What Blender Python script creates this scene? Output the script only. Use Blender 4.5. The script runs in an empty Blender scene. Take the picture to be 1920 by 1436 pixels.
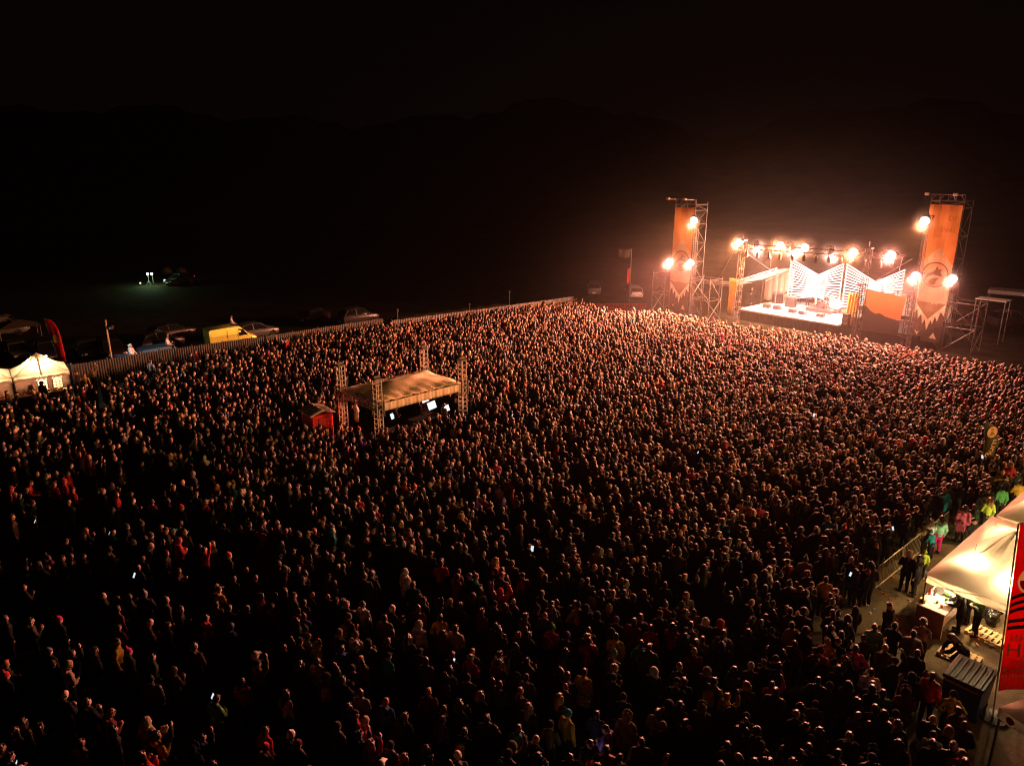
import bpy, bmesh, math, random
import numpy as np
from mathutils import Vector, Matrix, Euler
S = bpy.context.scene
COL = S.collection
R = math.radians
random.seed(11)
RNG = np.random.default_rng(11)

# ------------------------------------------------------------------ camera
CAM_H, PITCH, FPX = 16.0, R(16.6), 1371.0        # metres up, tilt down, focal length for a 1920 px wide frame
cam_d = bpy.data.cameras.new('camera')
cam_d.sensor_width = 36.0
cam_d.lens = 36.0 * FPX / 1920.0
cam_d.clip_start, cam_d.clip_end = 0.1, 3000.0
cam = bpy.data.objects.new('camera', cam_d)
COL.objects.link(cam)
cam.location = (0, 0, CAM_H)
cam.rotation_euler = (R(90) - PITCH, 0, 0)
S.camera = cam

# ------------------------------------------------------------------ night sky
wd = bpy.data.worlds.new("World")
S.world = wd
wd.use_nodes = True
nt = wd.node_tree
bg = nt.nodes['Background']
sky = nt.nodes.new('ShaderNodeTexSky')
sky.sky_type = 'NISHITA'
sky.sun_disc = False
sky.sun_elevation = R(-9.0)
sky.sun_rotation = R(20)
tint = nt.nodes.new('ShaderNodeMixRGB'); tint.blend_type = 'MIX'
tint.inputs[0].default_value = 0.9
tint.inputs[2].default_value = (0.017, 0.010, 0.008, 1)     # overcast night sky
nt.links.new(sky.outputs[0], tint.inputs[1])
nt.links.new(tint.outputs[0], bg.inputs[0])
bg.inputs[1].default_value = 0.08

S.view_settings.view_transform = 'Standard'
S.view_settings.look = 'None'
S.view_settings.exposure = 0.0
S.view_settings.gamma = 1.0
S.view_settings.use_curve_mapping = False
S.render.engine = 'CYCLES'
cy = S.cycles
cy.use_denoising = True
cy.pixel_filter_type = 'BLACKMAN_HARRIS'
cy.filter_width = 1.15
cy.max_bounces = 4
cy.diffuse_bounces = 2
cy.glossy_bounces = 2
cy.transmission_bounces = 4
cy.transparent_max_bounces = 8
cy.volume_bounces = 0
cy.caustics_reflective = False
cy.caustics_refractive = False
cy.sample_clamp_indirect = 4.0
cy.use_adaptive_sampling = True
cy.adaptive_threshold = 0.02

# ------------------------------------------------------------------ geometry of the place
SP, CP = math.sin(PITCH), math.cos(PITCH)
def ray(px, py):
    x, y = (px - 960) / FPX, -(py - 718) / FPX
    return Vector((x, CP + y * SP, -SP + y * CP))
def at(px, py, z=0.0):
    d = ray(px, py); t = (z - CAM_H) / d.z
    return Vector((d.x * t, d.y * t, z))
def at_y(px, py, Y):
    d = ray(px, py); t = Y / d.y
    return Vector((d.x * t, Y, CAM_H + d.z * t))
TH = R(41)
U = Vector((math.cos(TH), math.sin(TH), 0))       # towards the stage
V = Vector((math.sin(TH), -math.cos(TH), 0))      # to the right, as the audience sees it
RS = TH - R(90)                                   # local x = V, local y = U
ST = Vector((24.4, 77.6, 0))                      # the left front corner of the stage
def W(a, b, z=0.0, o=ST):
    p = o + V * a + U * b
    return Vector((p.x, p.y, z))
STAGE_C = W(6, 0)

# ------------------------------------------------------------------ materials
MATS = {}
def mat(name, col, rough=0.7, metal=0.0, var=0.2, scale=4.0, bump=0.0, spec=0.5, objcol=False, attr=None, trans=0.0, stretch=(1, 1, 1)):
    if name in MATS: return MATS[name]
    m = bpy.data.materials.new(name); m.use_nodes = True
    t = m.node_tree; b = t.nodes['Principled BSDF']
    b.inputs['Roughness'].default_value = rough
    b.inputs['Metallic'].default_value = metal
    b.inputs['Specular IOR Level'].default_value = spec
    tc = t.nodes.new('ShaderNodeTexCoord')
    mp = t.nodes.new('ShaderNodeMapping'); mp.inputs['Scale'].default_value = stretch
    t.links.new(tc.outputs['Object'], mp.inputs[0])
    nz = t.nodes.new('ShaderNodeTexNoise'); nz.inputs['Scale'].default_value = scale; nz.inputs['Detail'].default_value = 4
    t.links.new(mp.outputs[0], nz.inputs['Vector'])
    mr = t.nodes.new('ShaderNodeMapRange')
    mr.inputs[1].default_value, mr.inputs[2].default_value = 0.3, 0.7
    mr.inputs[3].default_value, mr.inputs[4].default_value = 1 - var, 1 + var
    t.links.new(nz.outputs[0], mr.inputs[0])
    mx = t.nodes.new('ShaderNodeVectorMath'); mx.operation = 'SCALE'
    if objcol:
        oi = t.nodes.new('ShaderNodeObjectInfo'); src = oi.outputs['Color']
        if attr:
            at_ = t.nodes.new('ShaderNodeAttribute'); at_.attribute_name = attr
            mm = t.nodes.new('ShaderNodeVectorMath'); mm.operation = 'MULTIPLY'
            t.links.new(src, mm.inputs[0]); t.links.new(at_.outputs['Color'], mm.inputs[1]); src = mm.outputs[0]
        t.links.new(src, mx.inputs[0])
    elif attr:
        at_ = t.nodes.new('ShaderNodeAttribute'); at_.attribute_name = attr
        t.links.new(at_.outputs['Color'], mx.inputs[0])
    else:
        mx.inputs[0].default_value = col[:3]
    t.links.new(mr.outputs[0], mx.inputs['Scale'])
    t.links.new(mx.outputs[0], b.inputs['Base Color'])
    if bump:
        bp = t.nodes.new('ShaderNodeBump'); bp.inputs['Strength'].default_value = bump; bp.inputs['Distance'].default_value = 0.03
        t.links.new(nz.outputs[0], bp.inputs['Height']); t.links.new(bp.outputs[0], b.inputs['Normal'])
    if trans:
        tr = t.nodes.new('ShaderNodeBsdfTranslucent'); ms = t.nodes.new('ShaderNodeMixShader')
        t.links.new(mx.outputs[0], tr.inputs[0]); ms.inputs[0].default_value = trans
        t.links.new(b.outputs[0], ms.inputs[1]); t.links.new(tr.outputs[0], ms.inputs[2])
        t.links.new(ms.outputs[0], t.nodes['Material Output'].inputs[0])
    MATS[name] = m
    return m
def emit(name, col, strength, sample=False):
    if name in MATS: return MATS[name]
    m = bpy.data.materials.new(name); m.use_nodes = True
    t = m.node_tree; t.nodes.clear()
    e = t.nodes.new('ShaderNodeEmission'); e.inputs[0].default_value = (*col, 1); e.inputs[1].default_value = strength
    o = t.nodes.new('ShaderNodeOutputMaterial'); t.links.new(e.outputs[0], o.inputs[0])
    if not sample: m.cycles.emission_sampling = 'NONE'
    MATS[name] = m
    return m

# ------------------------------------------------------------------ building helpers
def tag(o, label=None, cat=None, group=None, kind=None):
    if label: o['label'] = label
    if cat: o['category'] = cat
    if group: o['group'] = group
    if kind: o['kind'] = kind
    return o
def thing(name, label, cat, loc=(0, 0, 0), rotz=0.0, group=None):
    o = bpy.data.objects.new(name, None); COL.objects.link(o)
    o.empty_display_size = 0.2
    o.location = loc; o.rotation_euler = (0, 0, rotz)
    return tag(o, label, cat, group)
def children(o): return KIDS.get(o.name, [])
KIDS = {}
def link(o, parent=None):
    COL.objects.link(o)
    if parent is not None:
        o.parent = parent
        KIDS.setdefault(parent.name, []).append(o)
    return o
def copy_tree(o, parent=None):
    c = o.copy(); link(c, parent)
    for ch in list(children(o)): copy_tree(ch, c)
    return c
class MB:
    """collects shapes into one mesh"""
    def __init__(s): s.v = []; s.f = []; s.mi = []; s.cur = 0
    def add(s, vs, fs):
        n = len(s.v); s.v += [tuple(p) for p in vs]
        for f in fs: s.f.append([i + n for i in f]); s.mi.append(s.cur)
        return s
    def box(s, c, size, rot=None, bev=0.0):
        x, y, z = size[0] / 2, size[1] / 2, size[2] / 2
        if bev > 0:
            b = min(bev, x * .9, y * .9, z * .9); vs = []
            for sx in (-1, 1):
                for sy in (-1, 1):
                    for sz in (-1, 1):
                        vs += [(sx * x, sy * (y - b), sz * (z - b)), (sx * (x - b), sy * y, sz * (z - b)), (sx * (x - b), sy * (y - b), sz * z)]
            me = bmesh.new(); [me.verts.new(v) for v in vs]
            bmesh.ops.convex_hull(me, input=me.verts[:]); bmesh.ops.dissolve_limit(me, angle_limit=.02, verts=me.verts[:], edges=me.edges[:])
            me.verts.index_update(); vs = [v.co.copy() for v in me.verts]; fs = [[v.index for v in f.verts] for f in me.faces]; me.free()
        else:
            vs = [Vector((i * x, j * y, k * z)) for i in (-1, 1) for j in (-1, 1) for k in (-1, 1)]
            fs = [(0, 1, 3, 2), (4, 6, 7, 5), (0, 4, 5, 1), (2, 3, 7, 6), (0, 2, 6, 4), (1, 5, 7, 3)]
        if rot is not None: vs = [rot @ Vector(v) for v in vs]
        c = Vector(c)
        return s.add([Vector(v) + c for v in vs], fs)
    def frame(s, p0, p1):
        d = (Vector(p1) - Vector(p0)); L = d.length; d = d.normalized() if L > 1e-9 else Vector((0, 0, 1))
        a = Vector((0, 0, 1)) if abs(d.z) < .95 else Vector((1, 0, 0))
        x = d.cross(a).normalized(); return d, x, x.cross(d).normalized(), L
    def tube(s, p0, p1, r0, r1=None, n=6, cap=True):
        r1 = r0 if r1 is None else r1
        d, x, y, L = s.frame(p0, p1); p0, p1 = Vector(p0), Vector(p1); vs = []
        for p, r in ((p0, r0), (p1, r1)):
            for i in range(n):
                t = 2 * math.pi * i / n; vs.append(p + x * (r * math.cos(t)) + y * (r * math.sin(t)))
        fs = [(i, (i + 1) % n, n + (i + 1) % n, n + i) for i in range(n)]
        if cap: fs += [tuple(range(n))[::-1], tuple(range(n, 2 * n))]
        return s.add(vs, fs)
    def bar(s, p0, p1, w, h):
        d, x, y, L = s.frame(p0, p1); p0, p1 = Vector(p0), Vector(p1)
        vs = [p + x * (i * w / 2) + y * (j * h / 2) for p in (p0, p1) for i, j in ((-1, -1), (1, -1), (1, 1), (-1, 1))]
        return s.add(vs, [(3, 2, 1, 0), (4, 5, 6, 7), (0, 1, 5, 4), (1, 2, 6, 5), (2, 3, 7, 6), (3, 0, 4, 7)])
    def path(s, pts, r, n=6):
        for a, b in zip(pts, pts[1:]): s.tube(a, b, r, n=n)
        return s
    def lathe(s, prof, n=16, c=(0, 0, 0), rot=None, sy=1.0):
        vs = []; m = len(prof); c = Vector(c)
        for i in range(n):
            t = 2 * math.pi * i / n
            for r, z in prof:
                p = Vector((r * math.cos(t), r * math.sin(t) * sy, z))
                if rot is not None: p = rot @ p
                vs.append(p + c)
        fs = []
        for i in range(n):
            j = (i + 1) % n
            for k in range(m - 1): fs.append((i * m + k, j * m + k, j * m + k + 1, i * m + k + 1))
        if prof[0][0] > 1e-6: fs.append(tuple(i * m for i in range(n))[::-1])
        if prof[-1][0] > 1e-6: fs.append(tuple(i * m + m - 1 for i in range(n)))
        return s.add(vs, fs)
    def ball(s, c, r, n=10, m=7, rot=None):
        r = (r, r, r) if not hasattr(r, '__len__') else r
        vs = []; c = Vector(c)
        for k in range(m + 1):
            ph = math.pi * k / m
            for i in range(n):
                t = 2 * math.pi * i / n
                p = Vector((r[0] * math.sin(ph) * math.cos(t), r[1] * math.sin(ph) * math.sin(t), -r[2] * math.cos(ph)))
                if rot is not None: p = rot @ p
                vs.append(p + c)
        fs = [(k * n + i, k * n + (i + 1) % n, (k + 1) * n + (i + 1) % n, (k + 1) * n + i) for k in range(m) for i in range(n)]
        return s.add(vs, fs)
    def prism(s, poly, y0, y1):
        """polygon in x,z pushed from y0 to y1"""
        n = len(poly); vs = [(x, y0, z) for x, z in poly] + [(x, y1, z) for x, z in poly]
        return s.add(vs, [tuple(range(n)), tuple(range(n, 2 * n))[::-1]] + [(i, n + i, n + (i + 1) % n, (i + 1) % n) for i in range(n)])
    def sheet(s, grid):
        n, m = len(grid), len(grid[0])
        return s.add([p for row in grid for p in row], [(i * m + j, i * m + j + 1, (i + 1) * m + j + 1, (i + 1) * m + j) for i in range(n - 1) for j in range(m - 1)])
    def loft(s, rings, cap=True):
        n = len(rings[0]); vs = [p for r in rings for p in r]; fs = []
        for k in range(len(rings) - 1):
            for i in range(n): fs.append((k * n + i, k * n + (i + 1) % n, (k + 1) * n + (i + 1) % n, (k + 1) * n + i))
        if cap: fs += [tuple(range(n))[::-1], tuple(range((len(rings) - 1) * n, len(rings) * n))]
        return s.add(vs, fs)
    def mesh(s, name, mats, smooth=False):
        me = bpy.data.meshes.new(name); me.from_pydata(s.v, [], s.f)
        mats = mats if isinstance(mats, (list, tuple)) else [mats]
        for m in mats: me.materials.append(m)
        if len(mats) > 1: me.polygons.foreach_set('material_index', s.mi)
        bm = bmesh.new(); bm.from_mesh(me)
        bmesh.ops.remove_doubles(bm, verts=bm.verts[:], dist=1e-5)
        bmesh.ops.recalc_face_normals(bm, faces=bm.faces[:]); bm.to_mesh(me); bm.free()
        if smooth is True: me.polygons.foreach_set('use_smooth', [True] * len(me.polygons))
        elif smooth: me.set_sharp_from_angle(angle=R(smooth)) if hasattr(me, 'set_sharp_from_angle') else None
        me.update(); return me
    def build(s, name, mats, parent=None, smooth=False, **k):
        me = s.mesh(name, mats, smooth)
        if smooth and smooth is not True:
            me.polygons.foreach_set('use_smooth', [True] * len(me.polygons))
        o = bpy.data.objects.new(name, me); link(o, parent)
        if k: tag(o, **k)
        return o
def ripple(objs, zs, xs, fn):
    """cut meshes into strips and let them wave like hanging cloth"""
    for o in objs:
        bm = bmesh.new(); bm.from_mesh(o.data)
        M = Matrix.LocRotScale(o.location, o.rotation_euler, o.scale); Mi = M.inverted()
        bmesh.ops.transform(bm, matrix=M, verts=bm.verts[:])
        for z in zs: bmesh.ops.bisect_plane(bm, geom=bm.verts[:] + bm.edges[:] + bm.faces[:], plane_co=(0, 0, z), plane_no=(0, 0, 1))
        for x in xs: bmesh.ops.bisect_plane(bm, geom=bm.verts[:] + bm.edges[:] + bm.faces[:], plane_co=(x, 0, 0), plane_no=(1, 0, 0))
        for v in bm.verts: v.co.y += fn(v.co.x, v.co.z)
        bmesh.ops.transform(bm, matrix=Mi, verts=bm.verts[:]); bm.to_mesh(o.data); bm.free()
def rotz(a): return Matrix.Rotation(a, 3, 'Z')
def solid(o, t, offset=-1):
    m = o.modifiers.new('Solidify', 'SOLIDIFY'); m.thickness = t; m.offset = offset; return o
def letters(text, size, depth, m, parent, loc, rot, name='lettering', align='CENTER', spacing=1.0, label=None):
    cu = bpy.data.curves.new(name, 'FONT'); cu.body = text; cu.size = size; cu.extrude = depth; cu.align_x = align; cu.align_y = 'CENTER'; cu.space_character = spacing
    cu.resolution_u = 3
    t = bpy.data.objects.new('tmp', cu); COL.objects.link(t)
    dg = bpy.context.evaluated_depsgraph_get(); me = bpy.data.meshes.new_from_object(t.evaluated_get(dg))
    bpy.data.objects.remove(t); me.name = name; me.materials.clear(); me.materials.append(m)
    o = bpy.data.objects.new(name, me); link(o, parent); o.location = loc; o.rotation_euler = rot
    if label: o['label'] = label
    return o
def lamp(name, kind, loc, power, col, parent=None, aim=None, size=80, blend=1.0, radius=0.15):
    l = bpy.data.lights.new(name, kind); l.energy = power; l.color = col; l.shadow_soft_size = radius
    if kind == 'SPOT': l.spot_size = R(size); l.spot_blend = blend
    o = bpy.data.objects.new(name, l); link(o, parent); o.location = loc
    if aim is not None: o.rotation_euler = Vector(aim).to_track_quat('-Z', 'Y').to_euler()
    return o

# common stuff
STEEL = mat('scaffold_steel', (.20, .19, .18), .45, .5, .25, 6)
ALU = mat('truss_aluminium', (.13, .125, .12), .5, .4, .15, 5)
TRUSSB = mat('black_truss', (.035, .033, .032), .5, .2, .2, 5)
TALU = mat('bright_aluminium', (.72, .68, .58), .5, .1, .15, 5)
BLACK = mat('black_paint', (.012, .012, .012), .6, 0, .2, 8)
DARKCLOTH = mat('black_drape', (.008, .007, .007), .9, 0, .3, 3)
WHITEFAB = mat('white_fabric', (.78, .76, .72), .8, 0, .05, 2, .15)
TENTFAB = mat('tent_fabric', (.80, .74, .61), .75, 0, .05, 1.5, .1, trans=.4)
RUBBER = mat('tyre_rubber', (.015, .015, .015), .85)
GLASS = mat('car_glass', (.01, .012, .014), .08, 0, .05)
WOOD = mat('pallet_wood', (.50, .36, .19), .8, 0, .3, 7, .2, stretch=(1, 6, 6))
AMBER = (1.0, .315, .13)
PINK = (1.0, .265, .185)
# ================================================================== PEOPLE
SKIN = mat('skin', (1, 1, 1), .5, 0, .06, 9, objcol=True, attr='col')
CLOTH = mat('clothing_fabric', (1, 1, 1), .85, 0, .3, 5, .35, objcol=True, spec=.12)
SHINY = mat('nylon_fabric', (1, 1, 1), .5, 0, .25, 5, .3, objcol=True, spec=.25)
HAIRM = mat('hair', (1, 1, 1), .42, 0, .35, 25, .5, objcol=True, stretch=(1, 1, .3))
CROWDM = mat('crowd_surface', (1, 1, 1), .6, 0, .12, 6, attr='col', spec=.4)
_a = [n for n in CROWDM.node_tree.nodes if n.bl_idname == 'ShaderNodeAttribute'][0]          # cloth is duller than hair and skin
CROWDM.node_tree.links.new(_a.outputs['Alpha'], CROWDM.node_tree.nodes['Principled BSDF'].inputs['Specular IOR Level'])

def ell_capsule(p0, r0, p1, r1, sy=1.0, n=12):
    """a tapered limb segment with round ends; returns rings for MB.loft"""
    p0, p1 = Vector(p0), Vector(p1); d = (p1 - p0); L = d.length
    d = d.normalized() if L > 1e-6 else Vector((0, 0, 1))
    y = Vector((0, 1, 0)); y = (y - d * y.dot(d))
    y = y.normalized() if y.length > .2 else (Vector((1, 0, 0)) - d * d.x).normalized()
    x = y.cross(d).normalized(); rings = []
    st = [(p0 - d * r0 * math.cos(a), r0 * math.sin(a)) for a in (.12, .6, 1.1)] + [(p0, r0), (p1, r1)] + [(p1 + d * r1 * math.cos(a), r1 * math.sin(a)) for a in (1.1, .6, .12)]
    for c, r in st:
        rings.append([c + x * (r * math.cos(2 * math.pi * i / n)) + y * (r * sy * math.sin(2 * math.pi * i / n)) for i in range(n)])
    return rings
def remesh(mb, voxel, smooth=3, decim=None):
    me = mb.mesh('tmp', [])if False else bpy.data.meshes.new('tmp')
    me.from_pydata(mb.v, [], mb.f)
    bm = bmesh.new(); bm.from_mesh(me); bmesh.ops.recalc_face_normals(bm, faces=bm.faces[:]); bm.to_mesh(me); bm.free()
    o = bpy.data.objects.new('tmp', me); COL.objects.link(o)
    m = o.modifiers.new('r', 'REMESH'); m.mode = 'VOXEL'; m.voxel_size = voxel
    if smooth: k = o.modifiers.new('s', 'SMOOTH'); k.iterations = smooth; k.factor = .5
    if decim: k = o.modifiers.new('d', 'DECIMATE'); k.ratio = decim
    out = bpy.data.meshes.new_from_object(o.evaluated_get(bpy.context.evaluated_depsgraph_get()))
    bpy.data.objects.remove(o); bpy.data.meshes.remove(me)
    return out
def vco(me):
    a = np.empty(len(me.vertices) * 3, np.float32); me.vertices.foreach_get('co', a); return a.reshape(-1, 3)
def setco(me, a): me.vertices.foreach_set('co', a.astype(np.float32).ravel()); me.update()
def vno(me):
    a = np.empty(len(me.vertices) * 3, np.float32); me.vertices.foreach_get('normal', a); return a.reshape(-1, 3)
def wob(p, k, ph=0):
    return np.sin(p[:, 0] * k + 1.3 * np.sin(p[:, 2] * k * .7 + ph)) * np.sin(p[:, 1] * k * 1.1 + ph * 2 + 1.1 * np.sin(p[:, 0] * k * .8)) + .5 * np.sin(p[:, 2] * k * 1.9 + ph)
def shade(me): me.polygons.foreach_set('use_smooth', [True] * len(me.polygons)); return me

# ---- poses: wrist/elbow targets, in metres, forward = +x, left = +y, standing height 1.75
def std(**k):
    p = dict(lean=0.0, nod=.05, yaw=0.0, le=(-.02, .25, 1.13), lw=(.05, .25, .87), re=(-.02, -.25, 1.13), rw=(.05, -.25, .87),
             lk=(.03, .10, .50), la=(0, .11, .08), rk=(.03, -.10, .50), ra=(0, -.11, .08), pz=.94, curl=.6)
    p.update(k); return p
POSES = {
    'stand': std(),
    'pockets': std(le=(-.07, .28, 1.14), lw=(.08, .2, .93), re=(-.07, -.28, 1.14), rw=(.08, -.2, .93), yaw=.2, lk=(.06, .11, .5), la=(.06, .13, .08)),
    'crossed': std(le=(.02, .27, 1.14), lw=(.22, -.07, 1.18), re=(.02, -.27, 1.14), rw=(.21, .07, 1.13), nod=.0),
    'phone': std(le=(.1, .24, 1.2), lw=(.34, .06, 1.46), re=(.1, -.24, 1.2), rw=(.34, -.06, 1.46), nod=-.08),
    'reading': std(le=(.05, .25, 1.14), lw=(.28, .05, 1.2), re=(.05, -.25, 1.14), rw=(.28, -.05, 1.2), nod=.55),
    'raised': std(re=(.05, -.33, 1.62), rw=(.12, -.27, 1.9), nod=-.1),
    'clapping': std(le=(.08, .24, 1.18), lw=(.33, .03, 1.36), re=(.08, -.24, 1.18), rw=(.33, -.03, 1.34), yaw=.1),
    'cup': std(re=(.02, -.26, 1.14), rw=(.25, -.13, 1.24), yaw=-.3),
    'cheering': std(le=(.05, .34, 1.62), lw=(.1, .3, 1.9), re=(.05, -.34, 1.6), rw=(.12, -.26, 1.88), nod=-.12),
    'hips': std(le=(-.1, .38, 1.17), lw=(.03, .2, 1.0), re=(-.1, -.38, 1.17), rw=(.03, -.2, 1.0), lk=(.03, .14, .5), la=(0, .17, .08), ra=(0, -.16, .08), rk=(.03, -.14, .5)),
    'turned': std(yaw=.9, nod=.1, le=(.04, .26, 1.13), lw=(.24, .12, 1.06)),
    'leaning': std(lean=.3, nod=.1, le=(.22, .27, 1.08), lw=(.42, .16, 1.05), re=(.22, -.27, 1.08), rw=(.42, -.16, 1.05)),
    'sitting': std(pz=.5, lk=(.42, .12, .52), la=(.44, .13, .08), rk=(.42, -.13, .5), ra=(.5, -.13, .1), le=(.08, .25, .72), lw=(.3, .14, .6), re=(.08, -.25, .72), rw=(.3, -.14, .6), nod=.15),
    'kneeling': std(pz=.42, lean=.75, lk=(.3, .12, .08), la=(-.14, .12, .07), rk=(.3, -.12, .08), ra=(-.14, -.12, .07), le=(.5, .22, .58), lw=(.66, .1, .4), re=(.5, -.22, .58), rw=(.66, -.08, .38), nod=.4),
    'singing': std(re=(.06, -.3, 1.25), rw=(.2, -.06, 1.5), le=(.05, .35, 1.2), lw=(.25, .45, 1.3), nod=-.1),
    'guitar': std(le=(.12, .3, 1.15), lw=(.3, .4, 1.22), re=(.02, -.28, 1.12), rw=(.24, -.02, 1.05), lk=(.05, .15, .5), la=(.05, .19, .08), rk=(.02, -.13, .5), ra=(-.04, -.17, .08), nod=.3),
    'walking': std(lk=(.2, .1, .52), la=(.26, .1, .1), rk=(-.02, -.1, .5), ra=(-.28, -.1, .12), le=(-.16, .26, 1.16), lw=(-.1, .24, .92), re=(.12, -.26, 1.15), rw=(.26, -.22, .96)),
}
def skeleton(p):
    dz = p['pz'] - .94; ln = Matrix.Rotation(p['lean'], 3, 'Y'); hip = Vector((0, 0, .94 + dz))
    up = lambda x, y, z: hip + ln @ Vector((x, y, z - .94))
    J = dict(hip=hip, waist=up(.0, 0, 1.09), chest=up(.015, 0, 1.29), top=up(0, 0, 1.42), neck=up(-.005, 0, 1.49), head=up(.01, 0, 1.545),
             lh=hip + Vector((0, .095, -.02)), rh=hip + Vector((0, -.095, -.02)), ls=up(-.01, .185, 1.405), rs=up(-.01, -.185, 1.405))
    for k in ('lk', 'la', 'rk', 'ra', 'le', 'lw', 're', 'rw'): J[k] = Vector(p[k])
    for s in 'lr':
        J[s + 't'] = J[s + 'a'] + Vector((.16, .02 if s == 'l' else -.02, -.045))
        # keep natural arm lengths: upper .29, fore .26
        d = (J[s + 'e'] - J[s + 's']); J[s + 'e'] = J[s + 's'] + d.normalized() * .29
        d = (J[s + 'w'] - J[s + 'e']); J[s + 'w'] = J[s + 'e'] + d.normalized() * .255
    J['HM'] = Matrix.Translation(J['head']) @ Matrix.Rotation(p['yaw'], 4, 'Z') @ Matrix.Rotation(p['lean'] * .6 + p['nod'], 4, 'Y') @ Matrix.Scale(1.09, 4)
    return J
def hand(mb, J, s, curl):
    w = J[s + 'w']; d = (w - J[s + 'e']).normalized(); sd = 1 if s == 'l' else -1
    side = Vector((0, 0, 1)) if abs(d.z) < .6 else Vector((1, 0, 0))
    side = (side - d * side.dot(d)).normalized(); nrm = d.cross(side).normalized() * sd
    if nrm.y * sd > 0: nrm = -nrm                                 # the palm faces the body
    pc = w + d * .055
    mb.loft(ell_capsule(w - d * .02, .026, w + d * .085, .036, 1.0, 10))
    for k, (off, ln) in enumerate(((-.030, .062), (-.010, .074), (.010, .070), (.028, .055))):
        a = w + d * .09 - side * off; m1 = a + (d * math.cos(curl) + nrm * math.sin(curl)) * ln * .55
        m2 = m1 + (d * math.cos(curl * 2.1) + nrm * math.sin(curl * 2.1)) * ln * .5
        mb.loft(ell_capsule(a - d * .02, .0105, m1, .0098, 1, 8)); mb.loft(ell_capsule(m1, .0098, m2, .0085, 1, 8))
    t0 = w + d * .03 + side * .026; t1 = t0 + side * .028 + d * .035 + nrm * .015; t2 = t1 + d * .03 + nrm * .014
    mb.loft(ell_capsule(t0, .014, t1, .0115, 1, 8)); mb.loft(ell_capsule(t1, .0115, t2, .0095, 1, 8))
def head_shape(mb, M):
    r3 = M.to_3x3(); T = lambda x, y, z: M @ Vector((x, y, z))
    mb.ball(T(-.005, 0, .115), (.098, .079, .104), 16, 12, r3)
    mb.ball(T(.022, 0, .062), (.068, .062, .076), 14, 10, r3)
    mb.ball(T(.062, 0, .022), (.030, .032, .026), 10, 8, r3)       # chin
    mb.loft(ell_capsule(T(.083, 0, .105), .010, T(.103, 0, .072), .017, 1, 8))   # nose
    mb.loft(ell_capsule(T(.076, .04, .118), .015, T(.076, -.04, .118), .015, 1, 8))  # brow
    mb.ball(T(.07, .036, .07), (.02, .022, .022), 8, 6, r3); mb.ball(T(.07, -.036, .07), (.02, .022, .022), 8, 6, r3)
    for y in (-1, 1): mb.ball(T(-.008, y * .081, .085), (.022, .013, .034), 8, 6, r3)
def make_body(J, p, curl):
    mb = MB(); L = lambda a, ra, b, rb, sy=1.0: mb.loft(ell_capsule(J[a] if isinstance(a, str) else a, ra, J[b] if isinstance(b, str) else b, rb, sy))
    L('hip', .125, 'waist', .112, 1.3); L('waist', .112, 'chest', .122, 1.25); L('chest', .122, 'top', .088, 1.5)
    L('neck', .06, J['HM'] @ Vector((-.005, 0, .05)), .056); L('top', .075, 'neck', .065, 1.3)
    for s in 'lr':
        L(s + 'h', .088, s + 'k', .056); L(s + 'k', .056, J[s + 'k'].lerp(J[s + 'a'], .3), .058); L(J[s + 'k'].lerp(J[s + 'a'], .3), .058, s + 'a', .038)
        L(s + 'a', .042, s + 't', .034); L('top', .06, s + 's', .056)
        L(s + 's', .056, s + 'e', .042); L(s + 'e', .042, J[s + 'e'].lerp(J[s + 'w'], .35), .041); L(J[s + 'e'].lerp(J[s + 'w'], .35), .041, s + 'w', .027)
        hand(mb, J, s, curl)
    head_shape(mb, J['HM'])
    me = shade(remesh(mb, .0125, 2)); paint_face(me, J['HM']); return me
def paint_face(me, M):
    co = vco(me); inv = np.array(M.inverted(), np.float32); h = co @ inv[:3, :3].T + inv[:3, 3]
    c = np.ones((len(co), 4), np.float32); front = h[:, 0] > .05
    for y in (-.033, .033):
        e = front & (((h[:, 1] - y) / .017) ** 2 + ((h[:, 2] - .098) / .011) ** 2 < 1); c[e, :3] = (.12, .1, .1)
        b = front & (np.abs(h[:, 1] - y) < .022) & (np.abs(h[:, 2] - .122) < .008); c[b, :3] = (.3, .25, .2)
    l = front & (np.abs(h[:, 1]) < .026) & (np.abs(h[:, 2] - .043) < .008); c[l, :3] = (.75, .42, .42)
    at_ = me.attributes.new('col', 'FLOAT_COLOR', 'POINT'); at_.data.foreach_set('color', c.ravel())
GARMENTS = {'jacket': (.020, .86), 'hoodie': (.024, .88), 'padded jacket': (.036, .86), 'coat': (.026, .58), 'parka': (.042, .66)}
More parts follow.
